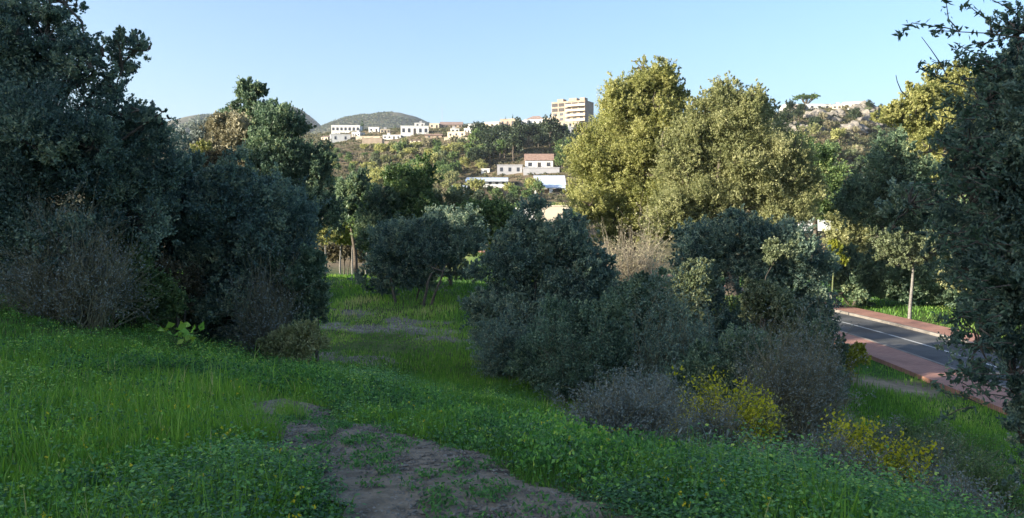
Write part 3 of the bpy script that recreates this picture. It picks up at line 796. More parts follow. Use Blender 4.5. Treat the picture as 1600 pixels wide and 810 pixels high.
# ------------------------------------------------------------------ twiggy bushes
def twig_bush(name, label, px, Y, w_px, h_px, n, r0, r1, mat, leafm=None, nleaf=0, leaf=.04, arch=.12, base_row=None, spread=.45, flower=0, cat='bush', subs=5, upright=.5):
    if mat == 'dry_twig': n = int(n * .5); nleaf = int(nleaf * 1.5); leaf *= 1.0; r0 *= 1.4; r1 *= 1.3
    x, y = at_ground(px, Y)
    B = np.array([x, y, gz(x, y)])
    root = tag(empty(name, B), label, cat)
    k = Y / FPX
    W = w_px * k; H = h_px * k
    a = rng.uniform(0, 2 * np.pi, n); rr = np.sqrt(rng.random(n))
    A = np.stack([np.cos(a) * rr * W * spread, np.sin(a) * rr * W * spread * .8, np.full(n, -.05)], 1)
    ang = rng.uniform(0, 2 * np.pi, n)
    el = np.arcsin(np.clip(rng.beta(2.2, 1 + upright * .4, n), .1, 1))
    hh = rng.uniform(.42, 1.1, n) * (1 + .28 * np.sin(a * 3 + px) + .15 * np.sin(a * 7 + px * 2))
    T = np.stack([np.cos(a + rng.normal(0, .7, n)) * np.cos(el) * W * hh, np.sin(a + rng.normal(0, .7, n)) * np.cos(el) * W * .8 * hh, np.sin(el) * H * hh], 1)
    gl = ground_z(A[:, 0] + x, A[:, 1] + y) - B[2]
    A[:, 2] += gl
    gt = ground_z(T[:, 0] + x, T[:, 1] + y) - B[2]
    T[:, 2] = np.maximum(T[:, 2], gt + .05)
    V, F, P = batch_stems(A, T, 7, r0, r1, .085, arch)
    # side twigs
    Vs, Fs = [V], [F]; off = len(V)
    tips = []
    for s_ in range(subs):
        kx = rng.integers(2, 6, n)
        S = P[np.arange(n), kx]
        d = unit(P[:, -1] - P[:, 3]) + rng.normal(0, .55, (n, 3)); d[:, 2] += .15
        E = S + unit(d) * (H * rng.uniform(.12, .45, (n, 1)))
        v, f, p2 = batch_stems(S, E, 4, r1 * 1.1, r1 * .6, .07)
        Vs.append(v); Fs.append(f + off); off += len(v)
        tips.append(p2[:, 1:].reshape(-1, 3))
    quad_mesh('twigs', np.concatenate(Vs), np.concatenate(Fs), M[mat], root)
    if leafm and nleaf:
        tp = np.concatenate(tips)
        C = tp[rng.integers(0, len(tp), nleaf)] + rng.normal(0, leaf * .7, (nleaf, 3))
        V, F = leaves(C, leaf, leaf * .42, up=.5)
        quad_mesh('foliage', V, F, M[leafm], root, tint=np.clip(rng.normal(.5, .22, nleaf), 0, 1))
    if flower:
        tp = np.concatenate(tips); tp = tp[tp[:, 2] > H * .35]
        cc = tp[rng.integers(0, len(tp), flower // 14)]
        C = (cc[:, None] + rng.normal(0, leaf * 1.3, (len(cc), 14, 3))).reshape(-1, 3)
        V, F = leaves(C, leaf * 1.1, leaf * .7, up=.6)
        quad_mesh('blossom', V, F, M['blossom'], root, tint=np.clip(rng.normal(.6, .25, len(C)), 0, 1))
    return root
twig_bush('bare_bush', 'sunlit bare beige bush in front of the great sunlit trees', 985, 35, 62, 130, 520, .014, .007, 'beige_twig', 'beige_leaf', 16000, .10, subs=8, spread=.5)
twig_bush('dry_bush', 'bare grey twiggy bush at the foot of the tree on the left edge', 110, 13.6, 120, 150, 700, .007, .003, 'dry_twig', 'grey_leaf', 9000, .045, subs=7)
twig_bush('dry_bush', 'grey twiggy growth in front of the big rounded shrub on the left', 420, 16.2, 55, 150, 400, .007, .003, 'dry_twig', 'grey_leaf', 6000, .05, subs=7)
twig_bush('grey_shrub', 'low silvery-grey feathery bush at the edge of the foreground grass', 970, 9.6, 95, 105, 1500, .0045, .002, 'dry_twig', 'grey_leaf', 30000, .035, subs=6, arch=.06)
twig_bush('grey_shrub', 'silvery bush behind the feathery one, below the dark thicket', 1010, 13, 75, 90, 800, .005, .0025, 'dry_twig', 'grey_leaf', 18000, .045, subs=6)
twig_bush('dry_bush', 'tall grey twiggy bush right of the yellow-flowering bush', 1235, 14.5, 70, 190, 700, .006, .003, 'dry_twig', 'grey_leaf', 14000, .045, subs=8, upright=1.5)
twig_bush('dry_bush', 'dark tangle of arching dry stems at the lower right', 1290, 8.2, 120, 80, 800, .005, .0025, 'dry_twig', 'grey_leaf', 7000, .035, subs=7, arch=.3)
twig_bush('dry_bush', 'grey twiggy bush in the bottom right corner', 1500, 7.4, 120, 75, 700, .005, .0025, 'dry_twig', 'grey_leaf', 9000, .035, subs=7, arch=.2)
twig_bush('dry_bush', 'low dry bush between the silvery bush and the yellow-flowering bush', 1110, 10.5, 75, 85, 700, .005, .0025, 'dry_twig', 'grey_leaf', 8000, .035, subs=6)
twig_bush('flowering_bush', 'yellow-flowering bush in front of the dark thicket', 1138, 11.6, 78, 122, 260, .007, .004, 'green_stem', 'olive_leaf', 7000, .05, subs=6, flower=8500, upright=1.2)
twig_bush('flowering_bush', 'yellow-flowering bush at lower right, near the arching dry stems', 1375, 9.6, 75, 110, 240, .006, .003, 'green_stem', 'green_leaf', 8000, .045, subs=6, flower=9000)
twig_bush('green_shrub', 'low green leafy shrub on the slope below the road', 1440, 15.5, 95, 60, 400, .006, .003, 'green_stem', 'green_leaf', 26000, .06, subs=5)
twig_bush('green_shrub', 'small green shrub with yellowish tips on the slope, left of the lower right flowers', 1300, 11.5, 50, 55, 200, .006, .003, 'green_stem', 'olive_leaf', 9000, .05, subs=5)
twig_bush('green_shrub', 'green shrub on the slope in front of the near right tree', 1530, 12, 80, 70, 300, .006, .003, 'green_stem', 'green_leaf', 18000, .055, subs=5)

twig_bush('twiggy_shrub', 'ragged half-leafy shrub sticking out of the left side of the dark thicket bush', 800, 22.5, 60, 110, 170, .007, .0035, 'dry_twig', 'blue_leaf', 14000, .075, subs=7, upright=1.2)
twig_bush('twiggy_shrub', 'ragged half-leafy shrub in front of the middle of the dark thicket', 905, 19.5, 70, 130, 200, .007, .0035, 'dry_twig', 'dark_leaf', 19000, .075, subs=7, upright=1.2)
twig_bush('twiggy_shrub', 'tall ragged grey shrub with pale twigs between the thicket and the pale-tipped bush', 1050, 19.5, 64, 180, 260, .007, .0035, 'dry_twig', 'blue_leaf', 14000, .07, subs=8, upright=1.4)
twig_bush('twiggy_shrub', 'ragged shrub of grey shoots at the road end of the thicket', 1270, 18, 48, 150, 380, .007, .0035, 'dry_twig', 'grey_leaf', 7000, .06, subs=8, upright=1.5)
twig_bush('slope_shrub', 'low dry shrub on the slope straight below the sandy bare patch', 1375, 15, 75, 60, 460, .006, .003, 'dry_twig', 'grey_leaf', 8000, .05, subs=6)
twig_bush('slope_shrub', 'tangled dry shrub on the slope beside the near right tree', 1485, 13.5, 85, 75, 500, .006, .003, 'dry_twig', 'dark_leaf', 8000, .05, subs=6)
twig_bush('slope_shrub', 'dry grey shrub right of the second yellow-flowering bush', 1460, 9.5, 80, 85, 500, .005, .0025, 'dry_twig', 'grey_leaf', 8000, .04, subs=6)

# ------------------------------------------------------------------ grass and herbs
def frustum_points(n, y0, y1, p=1.6, side=.74, xlo=None):
    """denser near the viewer, a margin beyond both frame edges"""
    u = rng.random(n)
    y = (y0 ** (1 - p) + u * (y1 ** (1 - p) - y0 ** (1 - p))) ** (1 / (1 - p))
    x = rng.uniform(-side, side, n) * y + rng.normal(0, .3, n)
    return x, y
def on_road(x, y): return np.abs(x - road_c(y)) < 4.05
def blades(x, y, h, w, lean=.35):
    n = len(x)
    z = ground_z(x, y)
    a = rng.uniform(0, np.pi, n)
    s = np.stack([np.cos(a), np.sin(a), np.zeros(n)], 1) * w[:, None] * .5
    b = rng.uniform(0, 2 * np.pi, n)
    ln = rng.uniform(.1, 1, n) * lean
    d = np.stack([np.cos(b), np.sin(b), np.zeros(n)], 1)
    P0 = np.stack([x, y, z - .01], 1)
    P1 = P0 + d * (h * ln * .35)[:, None] + np.array([0, 0, 1]) * (h * .6)[:, None]
    P2 = P0 + d * (h * ln * 1.1)[:, None] + np.array([0, 0, 1]) * (h * np.sqrt(np.clip(1 - ln ** 2 * .5, .2, 1)))[:, None]
    V = np.stack([P0 - s, P0 + s, P1 + s * .8, P1 - s * .8, P2 + s * .12, P2 - s * .12], 1).reshape(-1, 3)
    i = np.arange(n)[:, None] * 6
    F = np.concatenate([i + np.array([[0, 1, 2, 3]]), i + np.array([[3, 2, 4, 5]])], 1).reshape(-1, 4)
    return V, F
def thin_out(x, y, near):
    pd_ = path_d(x, y)
    keep = (rng.random(len(x)) < smooth(-.06, .12, pd_)) & ~on_road(x, y)
    gm = gravel_m(x, y)
    keep &= rng.random(len(x)) > gm * .5
    keep &= np.hypot((x - SANDY[0]) / 1.5, y - SANDY[1]) > rng.uniform(.5, 2.4, len(x))
    return keep
lush_n = lambda x, y: np.clip(noise2(x, y, .8) * .5 + .5, 0, 1)
# near grass
x, y = frustum_points(420000, 3.2, 26, 1.5)
k = thin_out(x, y, True); x, y = x[k], y[k]
ln_ = lush_n(x, y)
clump_h = .4 + ln_ * .9 + np.clip(noise2(x, y, 2.3), 0, 1) * .5
edge = smooth(0, .5, path_d(x, y))
h = rng.uniform(.04, .125, len(x)) * clump_h * (.45 + .55 * edge) * np.where(rng.random(len(x)) < .05, rng.uniform(1.5, 2.6, len(x)), 1)
w = rng.uniform(.004, .0095, len(x)) * (1 + y * .06)
V, F = blades(x, y, h, w)
t = np.clip(.22 + ln_ * .36 + rng.normal(0, .15, len(x)) + np.where(rng.random(len(x)) < .035, .45, 0), 0, 1)
tag(quad_mesh('grass', V, F, M['grass_blade'], tint=np.repeat(t, 2)), 'fresh green grass covering the shaded foreground slope', 'grass', kind='stuff')
# clearing and verge grass
x, y = frustum_points(210000, 18, 75, 1.2, .75)
k = thin_out(x, y, False); x, y = x[k], y[k]
h = rng.uniform(.07, .22, len(x)) * (.35 + lush_n(x * .5, y * .5) * 1.1)
w = rng.uniform(.015, .035, len(x)) * (y / 35)
V, F = blades(x, y, h, w)
t = np.clip(.38 + noise2(x, y, .5) * .3 + rng.normal(0, .15, len(x)) + np.where(noise2(x + 9, y, .33) > .75, .3, 0), 0, 1)
tag(quad_mesh('meadow_grass', V, F, M['grass_blade'], tint=np.repeat(t, 2)), 'grass of the clearing and the road verges', 'grass', kind='stuff')
# herb carpet
x, y = frustum_points(40000, 3.2, 20, 1.45)
k = thin_out(x, y, True) ; x, y = x[k], y[k]
dn = noise2(x + 30, y, .9); k = rng.random(len(x)) < np.clip(.5 + dn * .6, .15, 1); x, y, dn = x[k], y[k], dn[k]
per = 14
R = rng.uniform(.05, .14, len(x)); Hh = rng.uniform(.04, .2, len(x)) * np.clip(.8 + dn * .6 + noise2(x, y, 2.1) * .4, .3, 1.9) * (.5 + .5 * smooth(0, .5, path_d(x, y)))
ox = rng.normal(0, 1, (len(x), per)) * R[:, None] * .7; oy = rng.normal(0, 1, (len(x), per)) * R[:, None] * .7
zz = ground_z(x, y)[:, None] + np.abs(rng.normal(.6, .35, (len(x), per))) * Hh[:, None] + .01
Cc = np.stack([x[:, None] + ox, y[:, None] + oy, zz], -1).reshape(-1, 3)
N_ = len(Cc)
sz = (rng.uniform(.010, .030, N_)) * (1 + Cc[:, 1] * .03)
d = unit(np.stack([rng.normal(0, 1, N_), rng.normal(0, 1, N_), rng.normal(.25, .3, N_)], 1))
s = unit(np.cross(d, np.array([0, 0, 1.0]) + rng.normal(0, .3, (N_, 3))))
V = np.stack([Cc - d * sz[:, None] * .5, Cc + s * sz[:, None] * .4, Cc + d * sz[:, None] * .5, Cc - s * sz[:, None] * .4], 1).reshape(-1, 3)
ct = np.repeat(rng.normal(0, .13, len(x)) + noise2(x, y, .55) * .2, per)
tag(quad_mesh('herb_carpet', V, np.arange(N_ * 4).reshape(-1, 4), M['herb_leaf'], tint=np.clip(.40 + ct + rng.normal(0, .2, N_) + np.where(rng.random(N_) < .06, .4, 0), 0, 1)),
    'low leafy green weeds among the foreground grass', 'weeds', kind='stuff')
# mounds of taller lush weeds along the far side of the path
mx_, my_ = [], []
for _ in range(210):
    t = rng.random()
    c = np.array([(-5.5, 10.5), (-3.4, 10.0), (-1.8, 9.6), (-.4, 8.6), (.5, 7.4), (1.2, 6.6), (2.0, 5.6)])
    q_ = t * (len(c) - 1); i = min(int(q_), len(c) - 2); f = q_ - i
    p = c[i] * (1 - f) + c[i + 1] * f + rng.normal(0, [.45, .7])
    mx_.append(p[0]); my_.append(p[1])
cx, cy = np.array(mx_), np.array(my_)
per = 260
R = rng.uniform(.12, .42, len(cx))
dd = dirs(len(cx) * per); dd[:, 2] = np.abs(dd[:, 2])
rad = rng.uniform(.55, 1.05, len(dd))[:, None] * np.repeat(R, per)[:, None] * np.array([1, 1, .75])
Cc = np.stack([np.repeat(cx, per), np.repeat(cy, per), np.zeros(len(dd))], 1) + dd * rad
Cc[:, 2] += ground_z(Cc[:, 0], Cc[:, 1])
k = path_d(Cc[:, 0], Cc[:, 1]) > .02; Cc = Cc[k]
V, F = leaves(Cc, .042, .022, up=.9)
tag(quad_mesh('lush_weeds', V, F, M['herb_leaf'], tint=np.clip(.42 + noise2(Cc[:, 0], Cc[:, 1], 1.3) * .3 + rng.normal(0, .2, len(Cc)), 0, 1)),
    'taller bright green weeds along the far side of the dirt path', 'weeds', kind='stuff')
# scattered taller clumps of weeds over the whole foreground
x, y = frustum_points(900, 3.6, 17, 1.35, .72)
k = (path_d(x, y) > .15) & (noise2(x + 13, y, .7) > -.5); x, y = x[k], y[k]
per = 90
Rr = rng.uniform(.07, .22, len(x)); Ht = Rr * rng.uniform(.7, 1.5, len(x))
dd = dirs(len(x) * per); dd[:, 2] = np.abs(dd[:, 2])
Cc = np.stack([np.repeat(x, per), np.repeat(y, per), np.zeros(len(dd))], 1) + dd * rng.uniform(.3, 1.1, (len(dd), 1)) * np.stack([np.repeat(Rr, per), np.repeat(Rr, per), np.repeat(Ht, per)], 1)
Cc[:, 2] += ground_z(Cc[:, 0], Cc[:, 1])
k = path_d(Cc[:, 0], Cc[:, 1]) > .02
ct = np.repeat(rng.normal(0, .2, len(x)), per)[k]; Cc = Cc[k]
V, F = leaves(Cc, .036, .017, up=1.2)
tag(quad_mesh('weed_clumps', V, F, M['herb_leaf'], tint=np.clip(.5 + ct + rng.normal(0, .15, len(Cc)), 0, 1)),
    'taller clumps of mixed weeds scattered through the foreground grass', 'weeds', kind='stuff')
# weeds on the path
x = rng.uniform(-2.4, .8, 330); y = rng.uniform(3.6, 8.4, 330)
k = path_d(x, y) < -.05; x, y = x[k], y[k]
per = 40; Cc = np.stack([np.repeat(x, per) + rng.normal(0, .05, len(x) * per), np.repeat(y, per) + rng.normal(0, .05, len(x) * per), np.zeros(len(x) * per)], 1)
Cc[:, 2] = ground_z(Cc[:, 0], Cc[:, 1]) + rng.uniform(.02, .06, len(Cc))
V, F = leaves(Cc, .035, .014, up=.4)
tag(quad_mesh('path_weeds', V, F, M['herb_leaf'], tint=np.clip(rng.normal(.35, .15, len(Cc)), 0, 1)), 'small weeds scattered on the dirt path', 'weeds', kind='stuff')
# yellow flowers sprinkled in the herbs
x, y = frustum_points(420, 3.5, 11, 1.4, .6); k = (path_d(x, y) > .1) & (noise2(x, y, 1.2) > 0); x, y = x[k], y[k]
Cc = np.stack([x, y, ground_z(x, y) + rng.uniform(.12, .24, len(x))], 1)
Cc = np.repeat(Cc, 4, 0) + rng.normal(0, .006, (len(x) * 4, 3))
V, F = leaves(Cc, .018, .012, up=1.5)
tag(quad_mesh('wild_flowers', V, F, M['flower'], tint=rng.random(len(Cc))), 'tiny yellow wild flowers dotted through the foreground weeds', 'flowers', kind='stuff')
# pebbles
def pebbles(name, x, y, smin, smax, label, lift=.012):
    n = len(x)
    c = np.stack([x, y, ground_z(x, y) + lift], 1)
    s = (rng.uniform(smin, smax, (n, 1)) * rng.uniform(.7, 1.3, (n, 3))) * np.array([1, 1, .65])
    o = np.array([(1, 0, 0), (0, 1, 0), (-1, 0, 0), (0, -1, 0), (0, 0, 1), (0, 0, -.6)], float)
    a = rng.uniform(0, 6.28, n)
    rot = np.stack([np.cos(a), np.sin(a)], 1)
    P = o[None] * s[:, None] + rng.normal(0, .12, (n, 6, 3)) * s[:, None]
    Q = P.copy(); Q[..., 0] = P[..., 0] * rot[:, :1] - P[..., 1] * rot[:, 1:]; Q[..., 1] = P[..., 0] * rot[:, 1:] + P[..., 1] * rot[:, :1]
    V = (Q + c[:, None]).reshape(-1, 3)
    T = np.array([(0, 1, 4), (1, 2, 4), (2, 3, 4), (3, 0, 4), (1, 0, 5), (2, 1, 5), (3, 2, 5), (0, 3, 5)])
    F = (np.arange(n)[:, None, None] * 6 + T[None]).reshape(-1, 3)
    ob = quad_mesh(name, V, F, M['stone'])
    tag(ob, label, 'stones', kind='stuff')
x = rng.uniform(-3, 1.2, 26000); y = rng.uniform(2.5, 9, 26000); k = path_d(x, y) < -.03
pebbles('pebbles', x[k], y[k], .005, .019, 'loose small stones on the dirt path')
gxs = np.concatenate([rng.normal(c[0], c[2] * .6, 1300) for c in _pp]); gys = np.concatenate([rng.normal(c[1], c[3] * .7, 1300) for c in _pp])
k = gravel_m(gxs, gys) > rng.uniform(-.05, .6, len(gxs))
pebbles('rubble', gxs[k], gys[k], .02, .075, 'pale rubble stones lying across the clearing', .0)

# tall grass tufts
def tuft(label, px, py, Y, n, h, r, tintc):
    p = np.array([(px - 800) / FPX * Y, Y]); B = np.array([p[0], p[1], gz(*p)])
    a = rng.uniform(0, 6.28, n); rr = np.sqrt(rng.random(n)) * r
    x = p[0] + np.cos(a) * rr; y = p[1] + np.sin(a) * rr
    V, F = blades(x, y, rng.uniform(.35, 1, n) * h * (1.1 - .6 * rr / r), rng.uniform(.003, .006, n), .75)
    t = np.clip(tintc + rng.normal(0, .12, n), 0, 1)
    o = quad_mesh('grass_tuft', V - B, F, M['grass_blade'], tint=np.repeat(t, 2)); o.location = B
    tag(o, label, 'grass tuft')
tuft('tall upright grass tuft at the left edge of the dirt path', 392, 0, 5.9, 520, .55, .20, .6)
tuft('smaller tall grass tuft behind the one at the path edge', 448, 0, 7.6, 220, .42, .16, .7)
tuft('grass tuft on the bank right of the path bottom', 1010, 0, 5.2, 200, .28, .2, .6)

# large-leaved weeds by the left shrub
def big_weed(label, px, Y, n, lf, mat, tint, asp=.75):
    p = at_ground(px, Y); B = np.array([p[0], p[1], gz(*p)])
    root = tag(empty('broad_leaf_plant', B), label, 'plant')
    C = np.stack([rng.normal(0, .16, n), rng.normal(0, .12, n), rng.uniform(.15, .45, n)], 1)
    V, F = leaves(C, lf, lf * asp, up=.2)
    quad_mesh('foliage', V, F, M[mat], root, tint=np.clip(rng.normal(tint, .1, n), 0, 1))
    tb = Tubes(4)
    for c in C: tb.add(wobble((0, 0, -.02), c, 4, .05), np.linspace(.006, .003, 4))
    tb.build('stem', M['green_stem'], root)
big_weed('bright broad-leaved plant in front of the left bushes', 280, 13.4, 26, .17, 'herb_leaf', .9)
big_weed('pale blue-green spiky plant at the foot of the dry bushes, bottom right of centre', 1105, 7.4, 34, .12, 'grey_leaf', .8, .18)

# ------------------------------------------------------------------ orchard strip seen through the gap on the left
for i, (px, w, mt, lab) in enumerate([(508, 20, 'gold_leaf', 'young sunlit tree with pale trunk beyond the clearing, first beside the grey trunk'),
                                  (532, 22, 'lime_leaf', 'young sunlit tree with pale trunk beyond the clearing, in the middle of its row'),
                                  (551, 18, 'gold_leaf', 'young sunlit tree with pale trunk beyond the clearing, next to the wide bush'),
                                  (572, 16, 'beige_leaf', 'young half-bare tree beyond the clearing, beside the wide bush')]):
    tree('young_orchard_tree', lab, 'tree', at_ground(px, 72 + i), [(px, 372, w, 12), (px + 4, 362, w * .8, 10, .7)], 72 + i, 6500, .2, mt, 'grey_bark', .09, csize=.25, limbs=14, group='young trees beyond the clearing')
tree('dry_hedge', 'low brown dry hedge behind the row of young trees', 'hedge', at_ground(540, 78), [(515, 398, 22, 12), (550, 396, 26, 14), (572, 392, 22, 14)], 78, 16000, .2, 'brown_leaf', 'bark', .07, csize=.2, stems=4, spread=2, limbs=10)

# ------------------------------------------------------------------ valley and hillside trees (copies)
def proto_tree(name, r, h, n, leaf, mat, bark='bark', shape='round'):
    root = empty(name, (0, 0, 0))
    if shape == 'round':
        LB = [(np.array([rng.normal(0, r * .25), rng.normal(0, r * .25), h * .62 + rng.normal(0, h * .06)]), np.array([r * .72, r * .72, h * .34]), 1) for _ in range(5)]
    elif shape == 'cypress':
        LB = [(np.array([0, 0, h * f]), np.array([r * g, r * g, h * .2]), 1) for f, g in [(.22, .9), (.42, 1), (.6, .8), (.78, .55), (.9, .3)]]
    else:
        LB = [(np.array([r * .45 * math.cos(a), r * .45 * math.sin(a), h * .86]), np.array([r * .5, r * .5, h * .13]), 1) for a in np.arange(6) * 1.05]
        LB.append((np.array([0, 0, h * .88]), np.array([r * .55, r * .55, h * .14]), 1))
    P, T, CL, DR = crown_points(LB, n, sub=8, csize=.2, clump=14, inner=.25)
    P[:, 2] = np.maximum(P[:, 2], .2)
    V, F = leaves(P, leaf, leaf * .6)
    quad_mesh('crown', V, F, M[mat], root, tint=T)
    tb = Tubes(6)
    tb.add(wobble((0, 0, -1.5), (0, 0, h * .6), 6, .02), np.linspace(min(r * .1, .28), min(r * .06, .2), 6))
    if shape != 'cypress':
        for l in LB: tb.add(wobble((0, 0, h * .45), l[0], 5, .05), np.linspace(r * .05, r * .02, 5))
    tb.build('trunk', M[bark], root)
    return root
def copy_tree(o):
    c = o.copy(); COL.objects.link(c)
    for ch in o.children:
        d = ch.copy(); COL.objects.link(d); d.parent = c
    return c
PROT = {
    'pine': [proto_tree('pine_tree', 3.2, 7.5, 2600, .55, 'pine_leaf'), proto_tree('pine_tree', 2.8, 8.5, 2600, .55, 'pine_leaf')],
    'green': [proto_tree('hillside_tree', 3.0, 6, 2600, .5, 'green_leaf'), proto_tree('hillside_tree', 2.6, 5.2, 2400, .5, 'green_leaf')],
    'gold': [proto_tree('yellowish_tree', 3.0, 5.6, 2600, .5, 'gold_leaf'), proto_tree('yellowish_tree', 2.4, 4.6, 2200, .45, 'olive_leaf')],
    'pale': [proto_tree('pale_tree', 2.6, 5.0, 2200, .45, 'pale_leaf'), proto_tree('pale_tree', 2.4, 4.4, 2000, .45, 'beige_leaf')],
}
_fresh = {k: [True] * len(v) for k, v in PROT.items()}
def put(kind, loc, s, label, group):
    i = random.randrange(len(PROT[kind]))
    p = PROT[kind][i]
    if _fresh[kind][i]: o = p; _fresh[kind][i] = False
    else: o = copy_tree(p)
    o.location = [float(c) for c in loc]
    o.rotation_euler = (0, 0, random.uniform(0, 6.28))
    o.scale = (s * random.uniform(.85, 1.15), s * random.uniform(.85, 1.15), s * random.uniform(.8, 1.2))
    tag(o, label, 'tree', group)
def zone(n, x0, x1, r0, r1, kinds, s, label, group, mind=3.5, lo=95, avoid=()):
    done = []; tries = 0
    while len(done) < n and tries < n * 30:
        tries += 1
        px = random.uniform(x0, x1); py = random.uniform(r0, r1)
        if any(a[0] - 4 < px < a[1] + 4 and a[2] - 2 < py < a[3] + 7 for a in avoid): continue
        h = hit(px, py, lo)
        if h is None: continue
        if any((h[0] - q[0]) ** 2 + (h[1] - q[1]) ** 2 < mind ** 2 for q in done): continue
        done.append(h)
        put(random.choice(kinds), h, s * random.uniform(.7, 1.25), label[0] if isinstance(label, tuple) else label, group)
AV = [(816, 870, 238, 272), (772, 818, 256, 274), (724, 795, 274, 292), (832, 888, 270, 316)]
zone(72, 742, 935, 222, 265, ['pine', 'pine', 'pine', 'green'], 1.0, 'dark tree in the wood on the slope below the apartment block', 'trees in the wood below the hilltop town', avoid=AV)
zone(90, 575, 765, 232, 300, ['gold', 'green', 'gold', 'pale'], .85, 'sunlit olive-coloured tree on the open hillside left of the red-roofed house', 'trees on the open hillside', avoid=AV)
zone(40, 512, 620, 230, 300, ['pale', 'green', 'gold', 'green'], .6, 'small dry-looking tree on the scrubby slope below the white villas', 'trees on the scrubby slope', avoid=AV)
zone(42, 1180, 1420, 218, 300, ['pine', 'green', 'gold', 'pale'], .8, 'tree on the flank of the rocky hill at right', 'trees on the rocky hill')
zone(26, 1190, 1380, 176, 212, ['pale', 'pine', 'pale'], .55, 'scrubby little tree near the top of the rocky hill', 'small trees near the rocky hilltop')
zone(14, 765, 900, 330, 338, ['green', 'gold', 'green'], .4, 'small bush-like tree below the pale roadside walls', 'small trees below the roadside walls', lo=85)
zone(16, 700, 890, 300, 318, ['green', 'gold', 'green'], .62, 'tree in the valley just in front of the blue-roofed shed and long white building', 'valley trees before the sheds', lo=95, avoid=[(845, 885, 290, 318)])
zone(30, 560, 930, 336, 372, ['green', 'pine', 'gold'], .75, 'tree on the valley floor behind the clearing', 'trees on the valley floor', lo=85)
zone(26, 1240, 1600, 336, 372, ['green', 'pine', 'gold'], .85, 'tree on the valley floor beyond the road', 'trees beyond the road', lo=85)
zone(26, 150, 520, 230, 372, ['green', 'pine', 'green'], 1.0, 'tree on the slope behind the left shrubs', 'trees behind the left shrubs', lo=75)
# unseen trees added on the left hill so their tops break the shade's edge
for k in range(22):
    yy = -36 + k * 5.6 + random.uniform(-2, 2)
    xx = -58 + random.uniform(-7, 5)
    if -8 < yy < 12: continue
    put(random.choice(['pine', 'green']), (xx, yy, gz(xx, yy)), random.uniform(.35, .6), 'unseen tree added on the left hill crest to break up its shade', 'unseen trees added on the left hill')

# hillside scrub
xs, zs, out = [], [], []
n = 11000
pxs = rng.uniform(480, 1620, n); u = rng.random(n)
D_ = np.interp(pxs, RIDGE_PX, RIDGE_D)
Ys = 150 + (D_ + 10 - 150) * u ** .8
sx = (pxs - 800) / FPX * Ys
sz_ = ground_z(sx, Ys)
R = rng.uniform(.5, 1.7, n)
per = 22
dd = dirs(n * per); dd[:, 2] = np.abs(dd[:, 2])
Cc = np.stack([np.repeat(sx, per), np.repeat(Ys, per), np.repeat(sz_, per)], 1) + dd * np.repeat(R, per)[:, None] * rng.uniform(.4, 1.05, (n * per, 1)) * np.array([1, 1, .8])
V, F = leaves(Cc, .5, .34)
tt_ = np.clip(np.repeat(rng.normal(.45, .25, n), per) + rng.normal(0, .12, n * per), 0, 1)
M['scrub_leaf'] = leaf_mat('scrub_leaf', [(0, (.04, .055, .025)), (.4, (.09, .10, .045)), (.75, (.15, .135, .07)), (1, (.24, .20, .13))], .15, .7)
tag(quad_mesh('hillside_scrub', V, F, M['scrub_leaf'], tint=tt_), 'low scrub covering the hillsides', 'scrub', kind='stuff')

